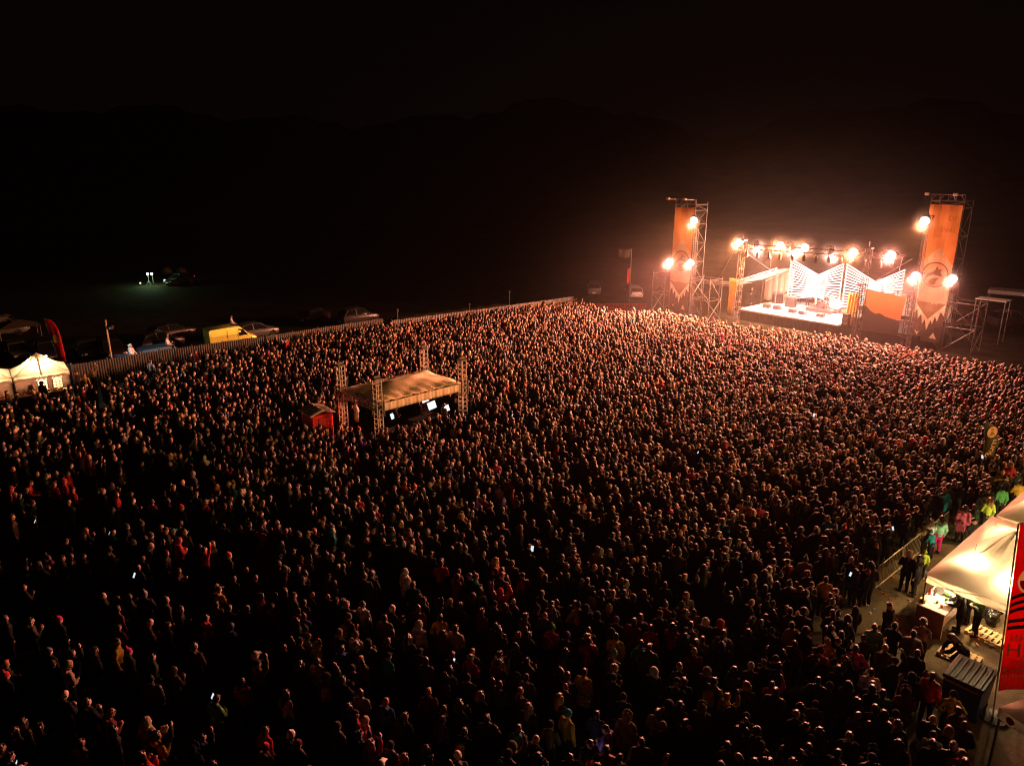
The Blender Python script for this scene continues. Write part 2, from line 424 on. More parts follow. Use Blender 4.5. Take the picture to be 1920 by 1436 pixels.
def make_top(J, kind, p):
    inf, hem = GARMENTS[kind]; mb = MB()
    L = lambda a, ra, b, rb, sy=1.0: mb.loft(ell_capsule(J[a] if isinstance(a, str) else a, ra + inf, J[b] if isinstance(b, str) else b, rb + inf, sy))
    L('hip', .118, 'waist', .112, 1.25); L('waist', .112, 'chest', .122, 1.22); L('chest', .122, 'top', .085, 1.45); L('top', .08, 'neck', .045, 1.25)
    if hem < .8 and p['pz'] > .9:
        for s in 'lr': L(s + 'h', .10, J[s + 'h'].lerp(J[s + 'k'], .5 if kind == 'parka' else .8), .10, 1.1)
        L('hip', .12, J['hip'] + Vector((.0, 0, hem - .86)), .125, 1.25)
    for s in 'lr':
        L('top', .06, s + 's', .058); L(s + 's', .058, s + 'e', .046)
        e, w = J[s + 'e'], J[s + 'w']; L(s + 'e', .046, e.lerp(w, .88), .028)
    if kind in ('hoodie', 'coat', 'parka'):                          # hood lying on the back
        n = J['neck']; mb.loft(ell_capsule(n + Vector((-.09, .07, .0)), .06, n + Vector((-.09, -.07, .0)), .06)); mb.loft(ell_capsule(n + Vector((-.1, 0, .02)), .07, n + Vector((-.12, 0, -.12)), .05, 1.6))
    elif kind != 'kit':                                              # collar
        for k in range(8):
            a, b = k * math.pi / 4, (k + 1) * math.pi / 4; n = J['neck'] + Vector((-.005, 0, .02))
            mb.loft(ell_capsule(n + Vector((.078 * math.cos(a), .078 * math.sin(a), .02)), .022, n + Vector((.078 * math.cos(b), .078 * math.sin(b), .02)), .022, 1, 8))
    me = shade(remesh(mb, .018, 3)); co, no = vco(me), vno(me)
    if kind == 'padded jacket':
        d = .012 * np.abs(np.sin(co[:, 2] * math.pi / .085)) - .004
    else:
        d = .0075 * wob(co, 21, hash(kind) % 7 * .7 if False else len(kind)) + .004 * wob(co, 47, 2)
    setco(me, co + no * d[:, None]); return me
def make_bottom(J, p):
    mb = MB(); L = lambda a, ra, b, rb, sy=1.0: mb.loft(ell_capsule(J[a] if isinstance(a, str) else a, ra, J[b] if isinstance(b, str) else b, rb, sy))
    L('hip', .142, J['hip'] + Vector((0, 0, .07)), .135, 1.25)
    for s in 'lr':
        L(s + 'h', .104, s + 'k', .076); L(s + 'k', .076, J[s + 'k'].lerp(J[s + 'a'], .8), .064)
    me = shade(remesh(mb, .02, 3)); co, no = vco(me), vno(me); setco(me, co + no * (.007 * wob(co, 24, 1))[:, None]); return me
def make_shoe(J, s):
    mb = MB(); a, t = J[s + 'a'], J[s + 't']; mb.loft(ell_capsule(a + Vector((-.04, 0, -.03)), .05, t + Vector((0, 0, .012)), .046)); mb.loft(ell_capsule(a, .055, a + Vector((0, 0, .05)), .055))
    me = shade(remesh(mb, .018, 1)); return me

# ---- what is on the head, in the head's own frame (neck joint at the origin)
def headwear(kind):
    mb = MB(); vox = .011; disp = .0
    def cap(c, r, n=18, m=12): mb.ball(c, r, n, m)
    if kind in ('short hair', 'bun', 'ponytail', 'long hair', 'cropped hair'):
        cap((-.022, 0, .132), (.094, .0865, .100) if kind != 'cropped hair' else (.088, .083, .095)); disp = .005
        mb.loft(ell_capsule((-.065, 0, .1), .05, (-.06, 0, .05), .045, 1.3))
        mb.loft(ell_capsule((.06, .03, .185), .022, (.05, -.04, .188), .024))
    if kind == 'bun': mb.ball((-.09, 0, .2), .045, 10, 8)
    if kind == 'ponytail': mb.loft(ell_capsule((-.1, 0, .16), .035, (-.16, .0, .10), .04)); mb.loft(ell_capsule((-.16, 0, .1), .04, (-.15, .01, -.10), .02))
    if kind == 'long hair':
        for y, x, z in ((.06, -.03, -.13), (-.06, -.03, -.15), (.03, -.09, -.2), (-.03, -.09, -.22), (0, -.1, -.2), (.085, .01, -.05), (-.085, .01, -.07)):
            mb.loft(ell_capsule((x - .01, y * .9, .12), .05, (x, y, z * .4), .048)); mb.loft(ell_capsule((x, y, z * .4), .048, (x - .02, y * 1.15, z), .026))
    if kind == 'curly hair':
        rr = random.Random(5); cap((-.02, 0, .13), (.1, .1, .11))
        for i in range(46):
            t, z = rr.uniform(0, 6.28), rr.uniform(-.6, 1); q = math.sqrt(1 - z * z); x, y = q * math.cos(t), q * math.sin(t)
            if x > .55 and z < .5: continue
            mb.ball((-.025 + x * .105, y * .108, .13 + z * .11), .034, 8, 6)
    if kind in ('beanie', 'bobble hat'):
        cap((-.012, 0, .15), (.106, .092, .104)); mb.loft(ell_capsule((-.02, 0, .2), .07, (-.05, 0, .25), .04))
        for k in range(12):
            a, b = k * math.pi / 6, (k + 1) * math.pi / 6; mb.loft(ell_capsule((-.012 + .1 * math.cos(a), .086 * math.sin(a), .132 + .012 * math.cos(a)), .017, (-.012 + .1 * math.cos(b), .086 * math.sin(b), .132 + .012 * math.cos(b)), .017, 1, 8))
        if kind == 'bobble hat': mb.ball((-.055, 0, .3), .045, 10, 8)
    if kind == 'peaked cap':
        cap((-.012, 0, .155), (.102, .087, .078)); mb.box((.115, 0, .142), (.11, .135, .014), Matrix.Rotation(.12, 3, 'Y'))
    if kind in ('raised hood', 'fur hood'):
        n, m = 20, 12; vs = []
        for k in range(m + 1):                                       # a shell open to the front
            ph = .08 + (math.pi * .66) * k / m
            for i in range(n):
                t = 2 * math.pi * i / n; vs.append(Vector((-.03 - .135 * math.cos(ph), .122 * math.sin(ph) * math.cos(t), .105 + .142 * math.sin(ph) * math.sin(t))))
        mb.add(vs, [(k * n + i, k * n + (i + 1) % n, (k + 1) * n + (i + 1) % n, (k + 1) * n + i) for k in range(m) for i in range(n)] + [tuple(range(n))])
        vi = [v + (Vector((-.025, 0, .105)) - v) * .1 for v in vs]
        mb.add(vi, [((k + 1) * n + i, (k + 1) * n + (i + 1) % n, k * n + (i + 1) % n, k * n + i) for k in range(m) for i in range(n)] + [tuple(range(n))[::-1]])
        a = m * n; N = len(vs); base = len(mb.v) - 2 * N
        for i in range(n): mb.f.append([base + a + i, base + a + (i + 1) % n, base + N + a + (i + 1) % n, base + N + a + i]); mb.mi.append(0)
        mb.loft(ell_capsule((-.06, 0, .0), .085, (-.05, 0, -.05), .10, 1.15)); disp = .004
        if kind == 'fur hood':
            rr = random.Random(3)
            for i in range(34):
                t = 2 * math.pi * i / 34; mb.ball((.055 + rr.uniform(-.015, .02), .105 * math.cos(t) * rr.uniform(.97, 1.1), .105 + .128 * math.sin(t) * rr.uniform(.97, 1.1)), rr.uniform(.026, .036), 7, 5)
    me = shade(remesh(mb, vox, 2))
    if disp: co, no = vco(me), vno(me); setco(me, co + no * (disp * wob(co, 60, 1))[:, None])
    return me
def head_lod(): 
    mb = MB(); head_shape(mb, Matrix.Identity(4)); return mb

BODY, TOPS, BOTS, SHOES, HATS, JNT = {}, {}, {}, {}, {}, {}
def get(cache, key, fn):
    if key not in cache: cache[key] = fn()
    return cache[key]
def joints(pose): return get(JNT, pose, lambda: skeleton(POSES[pose]))
def body_mesh(pose): return get(BODY, pose, lambda: make_body(joints(pose), POSES[pose], 1.0 if pose in ('phone', 'reading', 'cup', 'singing', 'guitar', 'crossed') else .45))
def top_mesh(pose, g): return get(TOPS, (pose, g), lambda: make_top(joints(pose), g, POSES[pose]))
def bot_mesh(pose): return get(BOTS, pose, lambda: make_bottom(joints(pose), POSES[pose]))
def hat_mesh(k): return get(HATS, k, lambda: headwear(k))
TONES = [(.46, .29, .21), (.52, .34, .25), (.40, .25, .17), (.56, .38, .29), (.34, .2, .13)]
HAIRC = {'black': (.012, .010, .009), 'dark brown': (.028, .017, .010), 'brown': (.06, .033, .017), 'blond': (.30, .19, .08), 'grey': (.25, .24, .22), 'ginger': (.22, .075, .025)}
CC = {'black': (.012, .012, .013), 'charcoal': (.022, .022, .024), 'navy': (.015, .02, .05), 'dark brown': (.04, .024, .015), 'olive': (.05, .05, .022), 'dark green': (.018, .045, .025),
      'maroon': (.10, .015, .02), 'red': (.42, .03, .03), 'grey': (.12, .12, .12), 'khaki': (.16, .13, .07), 'beige': (.40, .33, .24), 'white': (.70, .68, .64), 'blue': (.03, .07, .22),
      'teal': (.02, .24, .27), 'purple': (.12, .06, .36), 'mustard': (.42, .29, .04), 'pink': (.50, .12, .2), 'magenta': (.42, .03, .16), 'green': (.06, .25, .07), 'orange': (.5, .16, .03),
      'mint': (.25, .6, .42), 'lime': (.35, .5, .06), 'ginger': (.22, .075, .025), 'blond': (.30, .19, .08), 'brown': (.06, .033, .017), 'yellow': (.6, .5, .06), 'pale grey': (.45, .45, .46)}
HATKINDS = ('beanie', 'bobble hat', 'peaked cap', 'raised hood', 'fur hood')
def obj(name, me, m, parent, color, M=None):
    if m.name not in [x.name for x in me.materials if x]: me.materials.clear(); me.materials.append(m)
    o = bpy.data.objects.new(name, me); link(o, parent); o.color = (*color, 1)
    if M is not None: o.matrix_local = M
    return o
def person(label, loc, facing, pose='stand', garment='jacket', color='black', hat='short hair', hatcol='dark brown', trousers='black', scale=1.0, group='people standing in the concert crowd', tone=None, backpack=None, apron=None):
    r = thing('person', label, 'person', loc, facing, group); r.scale = (scale,) * 3
    J = joints(pose)
    obj('body', body_mesh(pose), SKIN, r, tone or random.choice(TONES))
    obj(garment.replace(' ', '_'), top_mesh(pose, garment), SHINY if garment == 'padded jacket' else CLOTH, r, CC[color])
    obj('trousers', bot_mesh(pose), CLOTH, r, CC[trousers])
    if pose != 'kneeling':
        for s in 'lr': obj('shoe', get(SHOES, (pose, s), lambda: make_shoe(J, s)), CLOTH, r, (.02, .02, .02))
    if hat in HATKINDS:
        obj('hood' if 'hood' in hat else ('cap' if 'cap' in hat else 'hat'), hat_mesh(hat), CLOTH, r, CC[hatcol], J['HM'])
    elif hat != 'bald':
        obj('hair', hat_mesh(hat), HAIRM, r, HAIRC[hatcol], J['HM'])
    if backpack: obj('backpack', get(HATS, 'backpack', make_pack), CLOTH, r, CC[backpack], Matrix.Translation(J['chest']))
    return r
def make_pack():
    mb = MB(); mb.loft(ell_capsule((-.23, 0, .08), .12, (-.24, 0, -.16), .14, 1.25)); mb.ball((-.33, 0, -.13), (.06, .12, .1))
    for s in (-1, 1):
        mb.path([(-.13, s * .09, .12), (-.02, s * .115, .17), (.115, s * .115, .08), (.13, s * .11, -.06), (-.06, s * .17, -.2)], .018, 6)
    return shade(remesh(mb, .018, 2))
def hand_point(o, pose, side='r', out=.1):
    J = joints(pose); d = (J[side + 'w'] - J[side + 'e']).normalized()
    return Matrix.Translation(o.location) @ Matrix.Rotation(o.rotation_euler[2], 4, 'Z') @ Matrix.Scale(o.scale[0], 4) @ (J[side + 'w'] + d * out)
# ================================================================== THE CROWD
def tri_arrays(me, target):
    o = bpy.data.objects.new('tmp', me); COL.objects.link(o)
    t = o.modifiers.new('t', 'TRIANGULATE'); d = o.modifiers.new('d', 'DECIMATE')
    n = sum(len(p.vertices) - 2 for p in me.polygons); d.ratio = min(1, target / max(n, 1))
    out = bpy.data.meshes.new_from_object(o.evaluated_get(bpy.context.evaluated_depsgraph_get()))
    bpy.data.objects.remove(o)
    v = vco(out).copy(); out.calc_loop_triangles(); f = np.empty(len(out.loop_triangles) * 3, np.int32); out.loop_triangles.foreach_get('vertices', f)
    bpy.data.meshes.remove(out); return v, f.reshape(-1, 3)
def compact(v, f):
    u, inv = np.unique(f, return_inverse=True); return v[u], inv.reshape(-1, 3).astype(np.int32)
def lod(pose, garment, hat, q):
    J = joints(pose); parts = {}
    v, f = tri_arrays(body_mesh(pose), (1500, 620)[q])
    inv = np.array(J['HM'].inverted(), np.float32); h = v @ inv[:3, :3].T + inv[:3, 3]
    keep = (h[:, 2] > -.02)
    for s in 'lr': keep |= (np.linalg.norm(v - np.array(J[s + 'w'] + (J[s + 'w'] - J[s + 'e']).normalized() * .06, np.float32), axis=1) < .13)
    f = f[keep[f].any(axis=1)]; v, f = compact(v, f); h = v @ inv[:3, :3].T + inv[:3, 3]
    face = np.ones((len(v), 1), np.float32)
    if q == 0:
        for y in (-.033, .033): face[(h[:, 0] > .05) & (((h[:, 1] - y) / .02) ** 2 + ((h[:, 2] - .1) / .016) ** 2 < 1)] = .3
    parts['skin'] = (v, f, face)
    v, f = tri_arrays(top_mesh(pose, garment), (380, 110)[q]); parts['top'] = (v, f, None)
    v, f = tri_arrays(bot_mesh(pose), (140, 36)[q]); parts['bot'] = (v, f, None)
    if hat != 'bald':
        v, f = tri_arrays(hat_mesh(hat), (320, 84)[q]); M = np.array(J['HM'], np.float32); v = v @ M[:3, :3].T + M[:3, 3]; parts['hat'] = (v, f, None)
    return parts

def PX(p):
    d = Vector(p) - Vector((0, 0, CAM_H)); x, y, z = d.x, d.y * SP + d.z * CP, d.y * CP - d.z * SP
    return 960 + FPX * x / z, 718 - FPX * y / z
EDGE_PX = [(-90, 775), (30, 735), (150, 722), (240, 700), (350, 668), (500, 638), (720, 608), (900, 585), (1080, 564), (1140, 580), (1230, 583), (1300, 594), (1372, 607),
           (1450, 617), (1560, 628), (1640, 642), (1710, 655), (1760, 664), (1800, 676), (1860, 680), (1945, 695), (2010, 770), (1990, 850), (1880, 900), (1835, 950), (1760, 1000),
           (1690, 1030), (1640, 1075), (1622, 1120), (1625, 1160), (1700, 1172), (1765, 1250), (1800, 1315), (1850, 1375), (1880, 1440), (1920, 1600), (-190, 1600), (-190, 820)]
EDGE = np.array([at(x, y, 1.6)[:2] for x, y in EDGE_PX])
def inside(poly, x, y):
    r = np.zeros(len(x), bool); n = len(poly)
    for i in range(n):
        (x0, y0), (x1, y1) = poly[i], poly[(i + 1) % n]
        c = ((y0 > y) != (y1 > y)); r ^= c & (x < (x1 - x0) * (y - y0) / (y1 - y0 + 1e-12) + x0)
    return r
def rect(o, a0, a1, b0, b1):
    return np.array([(W(a, b, 0, o)[:2]) for a, b in ((a0, b0), (a1, b0), (a1, b1), (a0, b1))])
CLEAR = []                                                             # areas nobody of the crowd stands in
TAKEN = []                                                             # single spots already taken
WORDS = {'short hair': 'short {} hair', 'long hair': 'long {} hair', 'bun': '{} hair bun', 'ponytail': '{} ponytail', 'curly hair': 'curly {} hair', 'cropped hair': 'cropped {} hair',
         'beanie': '{} beanie', 'bobble hat': '{} bobble hat', 'peaked cap': '{} peaked cap', 'raised hood': 'raised {} hood', 'fur hood': 'fur-trimmed {} hood', 'bald': 'bald head'}
POSEW = {'stand': 'arms down', 'pockets': 'hands in pockets', 'crossed': 'arms crossed', 'phone': 'hands raised', 'reading': 'looking down', 'raised': 'one arm raised',
         'clapping': 'clapping hands', 'cup': 'hand at chest', 'cheering': 'both arms up', 'hips': 'hands on hips', 'turned': 'head turned aside', 'walking': 'mid-stride'}
SEEN = set()
def label_for(color, garment, hat, hatcol, pose, extra=''):
    a = 'an' if color[0] in 'aeiou' else 'a'
    lb = f"person in {a} {color} {garment} with {WORDS[hat].format(hatcol)}, {POSEW[pose]}{extra}"
    while len(lb.split()) > 16: lb = lb.replace(' padded', ' puffy') if False else lb.replace(' hair bun', ' bun', 1) if ' hair bun' in lb else ' '.join(lb.split()[:16]).rstrip(',')
    return lb
def pick(r, w): return r.choices(list(w), weights=list(w.values()))[0]
COLW = {'black': 34, 'charcoal': 16, 'navy': 12, 'dark brown': 10, 'olive': 5, 'dark green': 5, 'maroon': 4, 'grey': 3.5, 'khaki': 2, 'beige': 1.6, 'white': 1.0, 'blue': 1.6, 'red': 2.2, 'mustard': .7, 'purple': .5, 'magenta': .7, 'teal': .4}
COLN = dict(COLW, blue=4, red=4, mustard=2, purple=1.5, magenta=1.5, teal=1.5, white=2.5, beige=3, khaki=4, green=1.5)
HATW = {'short hair': 25, 'cropped hair': 10, 'long hair': 18, 'bun': 6, 'ponytail': 6, 'curly hair': 4, 'beanie': 10, 'bobble hat': 3, 'peaked cap': 4, 'raised hood': 8, 'fur hood': 3, 'bald': 3}
POSEWT = {'stand': 20, 'pockets': 18, 'crossed': 14, 'phone': 5, 'reading': 5, 'raised': 4, 'clapping': 10, 'cup': 12, 'cheering': 2.5, 'hips': 4, 'turned': 8}
GARW = {'jacket': 30, 'hoodie': 22, 'padded jacket': 16, 'coat': 10, 'parka': 10}
HCW = {'black': 30, 'dark brown': 30, 'brown': 18, 'blond': 8, 'grey': 5, 'ginger': 3}

COMBOS = []
for k in range(30):
    r = random.Random(200 + k); po = pick(r, POSEWT) if k > 3 else 'stand'; h = pick(r, HATW)
    if k < len(HATW): h = list(HATW)[k]
    COMBOS.append((po, pick(r, GARW), h))
# every figure mesh is made once, while the scene is still empty
for po in POSES:
    body_mesh(po); bot_mesh(po)
    for g in GARMENTS: top_mesh(po, g)
    if po != 'kneeling':
        for s in 'lr': get(SHOES, (po, s), lambda: make_shoe(joints(po), s))
for h in HATW:
    if h != 'bald': hat_mesh(h)
get(HATS, 'backpack', make_pack)
LODS = {(i, q): lod(*c, q) for i, c in enumerate(COMBOS) for q in (0, 1)}
def face_stage(p, spread):
    d = W(6, 2) - Vector((p[0], p[1], 0)); return math.atan2(d.y, d.x) + random.gauss(0, spread)
def build_crowd(n_single):
    lo, hi = EDGE.min(0), EDGE.max(0); s = .41
    gx, gy = np.meshgrid(np.arange(lo[0], hi[0], s), np.arange(lo[1], hi[1], s * .93)); gx = gx + (np.arange(gx.shape[0]) % 2)[:, None] * s / 2
    x, y = gx.ravel(), gy.ravel(); x = x + RNG.uniform(-.16, .16, x.size); y = y + RNG.uniform(-.16, .16, y.size)
    ok = inside(EDGE, x, y)
    for poly in CLEAR: ok &= ~inside(poly, x, y)
    x, y = x[ok], y[ok]
    zc = y * CP + (CAM_H - 1.6) * SP; px = 960 + FPX * x / zc; py = 718 - FPX * (y * SP - (CAM_H - 1.6) * CP) / zc
    # people per square metre: packed by the stage, thinner towards the back
    ds = np.hypot(x - STAGE_C.x, y - STAGE_C.y)
    dens = np.interp(ds, [8, 28, 40, 54, 70], [5.2, 5.0, 4.2, 2.5, 1.25])
    dens = np.where((px < 520) & (py > 940), dens * .62, dens); dens = np.where((px < 420) & (py > 800), dens * .8, dens)
    dens = dens * (1 + .55 * np.sin(x * .9 + 1.7 * np.sin(y * .45)) * np.sin(y * .8 + x * .3) * np.clip((ds - 20) / 25, 0, 1))
    keep = RNG.random(x.size) < dens * s * s * .93
    x, y, px, py = x[keep], y[keep], px[keep], py[keep]
    if TAKEN:
        t = np.array([(p[0], p[1]) for p in TAKEN]); d = np.min((x[:, None] - t[:, 0]) ** 2 + (y[:, None] - t[:, 1]) ** 2, axis=1); k = d > .26
        x, y, px, py = x[k], y[k], px[k], py[k]
    dist = np.sqrt(x * x + y * y + (CAM_H - 1.2) ** 2); inframe = (px > -6) & (px < 1926) & (py < 1440)
    order = np.argsort(np.where(inframe, dist, 1e9)); single = np.zeros(len(x), bool); single[order[:n_single]] = True
    # --- the people nearest the camera: one object each
    rr = random.Random(77)
    for i in np.where(single)[0]:
        for k in range(200):
            c, g, h, po = pick(rr, COLN), pick(rr, GARW), pick(rr, HATW), pick(rr, POSEWT)
            hc = pick(rr, COLW) if h in ('beanie', 'bobble hat', 'peaked cap') else (c if 'hood' in h else pick(rr, HCW))
            if 'hood' in h and g == 'jacket': g = 'hoodie'
            if h == 'fur hood': g = 'parka'
            key = (c, g, h, hc)
            if key not in SEEN: break
        SEEN.add(key)
        person(label_for(c, g, h, hc, po), (x[i], y[i], 0), face_stage((x[i], y[i]), .35 if po != 'turned' else .6), po, g, c, h, hc, rr.choice(['black', 'navy', 'charcoal', 'dark brown', 'navy']), rr.uniform(.93, 1.06),
               backpack=rr.choice(['black', 'mustard', 'navy', 'grey']) if rr.random() < .06 else None)
    # --- the rest of the crowd: one mesh
    combos = COMBOS
    idx = np.where(~single)[0]; q = np.where(dist[idx] < 36, 0, 1); which = RNG.integers(0, len(combos), len(idx))
    ang = np.array([face_stage((x[i], y[i]), .22 + .25 * (dist[i] < 45)) for i in idx]); sc = RNG.uniform(.86, 1.07, len(idx))
    pal = {k: np.array(list(CC[k]), np.float32) for k in COLW}; cw = np.array(list(COLW.values())); cw = cw / cw.sum(); names = list(COLW)
    hpal = np.array([HAIRC[k] for k in HCW], np.float32); hw = np.array(list(HCW.values())) / sum(HCW.values())
    VV, FF, CCs, off = [], [], [], 0
    for ci, (po, g, h) in enumerate(combos):
        for qq in (0, 1):
            sel = np.where((which == ci) & (q == qq))[0]
            if not len(sel): continue
            parts = LODS[ci, qq]; c, s_ = np.cos(ang[sel]), np.sin(ang[sel]); k = sc[sel]; n = len(sel)
            topc = .72 * np.stack([pal[names[j]] for j in RNG.choice(len(names), n, p=cw)])
            hatc = np.stack([pal[names[j]] for j in RNG.choice(len(names), n, p=cw)]) if h in ('beanie', 'bobble hat', 'peaked cap') else (topc if 'hood' in h else hpal[RNG.choice(len(hpal), n, p=hw)])
            skin = np.array(TONES, np.float32)[RNG.integers(0, len(TONES), n)]; bot = np.full((n, 3), .018, np.float32)
            for nm, colr in (('skin', skin), ('top', topc), ('bot', bot), ('hat', hatc)):
                if nm not in parts: continue
                v, f, mul = parts[nm]
                X = (v[None, :, 0] * c[:, None] - v[None, :, 1] * s_[:, None]) * k[:, None] + x[idx[sel]][:, None]
                Y = (v[None, :, 0] * s_[:, None] + v[None, :, 1] * c[:, None]) * k[:, None] + y[idx[sel]][:, None]
                Z = v[None, :, 2] * k[:, None]
                VV.append(np.stack([X, Y, Z], -1).reshape(-1, 3).astype(np.float32))
                FF.append((f[None] + (np.arange(n) * len(v))[:, None, None]).reshape(-1, 3) + off); off += n * len(v)
                cc = np.repeat(colr[:, None, :], len(v), 1) * (mul[None] if mul is not None else 1)
                CCs.append(np.concatenate([cc.reshape(-1, 3), np.full((n * len(v), 1), .06 if nm in ('top', 'bot') else .4)], 1))
    v, f, c = np.concatenate(VV), np.concatenate(FF), np.concatenate(CCs)
    me = bpy.data.meshes.new('crowd'); me.vertices.add(len(v)); me.vertices.foreach_set('co', v.ravel())
    me.loops.add(f.size); me.loops.foreach_set('vertex_index', f.astype(np.int32).ravel()); me.polygons.add(len(f))
    me.polygons.foreach_set('loop_start', np.arange(0, f.size, 3, dtype=np.int32)); me.polygons.foreach_set('use_smooth', np.ones(len(f), bool))
    me.update(calc_edges=True)
    a = me.attributes.new('col', 'FLOAT_COLOR', 'POINT'); a.data.foreach_set('color', c.astype(np.float32).ravel())
    me.materials.append(CROWDM); o = bpy.data.objects.new('crowd', me); COL.objects.link(o)
    tag(o, 'dense concert crowd packed between the stage, the metal fence and the food tents', 'crowd', kind='stuff')
    print('CROWD', len(idx), 'single', int(single.sum()), 'verts', len(v))
# ================================================================== SETTING
def ground():
    m = mat('trampled_ground', (.040, .036, .022), .95, 0, .5, .6, .2, spec=.08)
    t = m.node_tree; b = t.nodes['Principled BSDF']
    n2 = t.nodes.new('ShaderNodeTexNoise'); n2.inputs['Scale'].default_value = .07; n2.inputs['Detail'].default_value = 6
    tc = t.nodes.new('ShaderNodeTexCoord'); t.links.new(tc.outputs['Object'], n2.inputs['Vector'])
    rp = t.nodes.new('ShaderNodeValToRGB'); rp.color_ramp.elements[0].position = .42; rp.color_ramp.elements[0].color = (.016, .021, .008, 1)
    rp.color_ramp.elements[1].position = .58; rp.color_ramp.elements[1].color = (.034, .027, .018, 1)
    t.links.new(n2.outputs[0], rp.inputs[0])
    mx = [n for n in t.nodes if n.bl_idname == 'ShaderNodeVectorMath'][0]; t.links.new(rp.outputs[0], mx.inputs[0])
    mb = MB(); n = 40
    mb.sheet([[(-400 + 800 * j / n, -100 + 500 * i / n, 0) for j in range(n + 1)] for i in range(n + 1)])
    tag(mb.build('ground', m), kind='structure')
ground()
def hills():
    m = mat('forested_hillside', (.020, .024, .012), .95, 0, .6, .12, .8)
    rr = random.Random(4); mb = MB(); rows = []
    na, nr = 150, 14
    for k in range(nr + 1):
        f = k / nr; row = []
        for i in range(na + 1):
            a = R(-80 + 160 * i / na); d = 215 + 165 * f
            px = math.degrees(a)
            crest = 34 + 12 * math.exp(-((px - 4) / 9) ** 2) + 8 * math.exp(-((px - 26) / 8) ** 2) - 9 * math.exp(-((px - 14) / 5) ** 2) + 6 * math.exp(-((px + 26) / 10) ** 2) + 2.2 * math.sin(px * .7) + 1.1 * math.sin(px * 2.3)
            z = crest * (f ** 1.5) + .6 * math.sin(px * 3 + k) * f + rr.uniform(-.5, .5) * f - .2
            row.append((d * math.sin(a), d * math.cos(a), z))
        rows.append(row)
    mb.sheet(rows)
    tag(mb.build('hills', m, smooth=True), kind='structure')
hills()

# ================================================================== TRUSSES AND SCAFFOLDS
def lattice(mb, p0, p1, w, seg, r=.028, r2=.018):
    d, x, y, L = mb.frame(p0, p1); p0 = Vector(p0); c = []
    for i, j in ((-1, -1), (1, -1), (1, 1), (-1, 1)): c.append(x * (i * w / 2) + y * (j * w / 2))
    for k in c: mb.tube(p0 + k, p0 + k + d * L, r, n=5)
    n = max(1, round(L / seg))
    for s in range(n):
        a, b = L * s / n, L * (s + 1) / n
        for k in range(4):
            q0, q1 = c[k], c[(k + 1) % 4]
            if s % 2: q0, q1 = q1, q0
            mb.tube(p0 + q0 + d * a, p0 + q1 + d * b, r2, n=4, cap=False)
            mb.tube(p0 + q0 + d * a, p0 + q1 + d * a, r2, n=4, cap=False)
    return mb
def ladder_frame(mb, p0, p1, w, seg, r=.03, r2=.022):
    """square post with level rungs, no diagonals"""
    d, x, y, L = mb.frame(p0, p1); p0 = Vector(p0); c = [x * (i * w / 2) + y * (j * w / 2) for i, j in ((-1, -1), (1, -1), (1, 1), (-1, 1))]
    for k in c: mb.tube(p0 + k, p0 + k + d * L, r, n=5)
    n = max(1, round(L / seg))
    for s in range(n + 1):
        for k in range(4): mb.tube(p0 + c[k] + d * (L * s / n), p0 + c[(k + 1) % 4] + d * (L * s / n), r2, n=4, cap=False)
    return mb
def loc3(p): return Vector((p[0], p[1], p[2] if len(p) > 2 else 0))

# ---- stage lamps
LAMPS = []
LENS = emit('lamp_glow', (1, .80, .52), 45)
LENSP = emit('lamp_glow_pinkish', (1, .80, .66), 45)
def stage_light(pos, aim, power, col, label, group, r=.5, lens=None, size=150, glow=3400):
    LAMPS.append(Vector(pos))
    t = thing('stage_light', label, 'stage light', pos, 0, group)
    t.rotation_euler = (Vector(aim) - Vector(pos)).to_track_quat('-Z', 'Y').to_euler()
    MB().lathe([(.10, .42), (r * .55, .36), (r * .9, .12), (r * 1.0, -.02), (r * 1.04, -.02), (r * .95, .14), (r * .6, .40), (.12, .46)], 18).build('housing', BLACK, t, smooth=40)
    MB().ball((0, 0, -.12), (r * .8, r * .8, r * .66), 18, 12).build('lens', lens or LENS, t, smooth=True)
    y = MB(); y.path([(-r * 1.1, 0, .1), (-r * 1.1, 0, .62), (r * 1.1, 0, .62), (r * 1.1, 0, .1)], .035); y.tube((0, 0, .62), (0, 0, .8), .05); y.build('yoke', BLACK, t)
    lamp('beam', 'SPOT', (0, 0, -.66 * r - .18), power, col, t, aim=(0, 0, -1), size=size, blend=1.0, radius=.1)
    lamp('glow', 'POINT', (0, 0, -.66 * r - .18), min(power * .12, glow), col, t, radius=.1)
    return t
CROWD_AIM = W(-3, -14, 1.0)
P_L, P_R = Vector((18.2, 79, 0)), Vector((37.6, 65, 0))          # feet of the two banner towers
LPOW = 40000
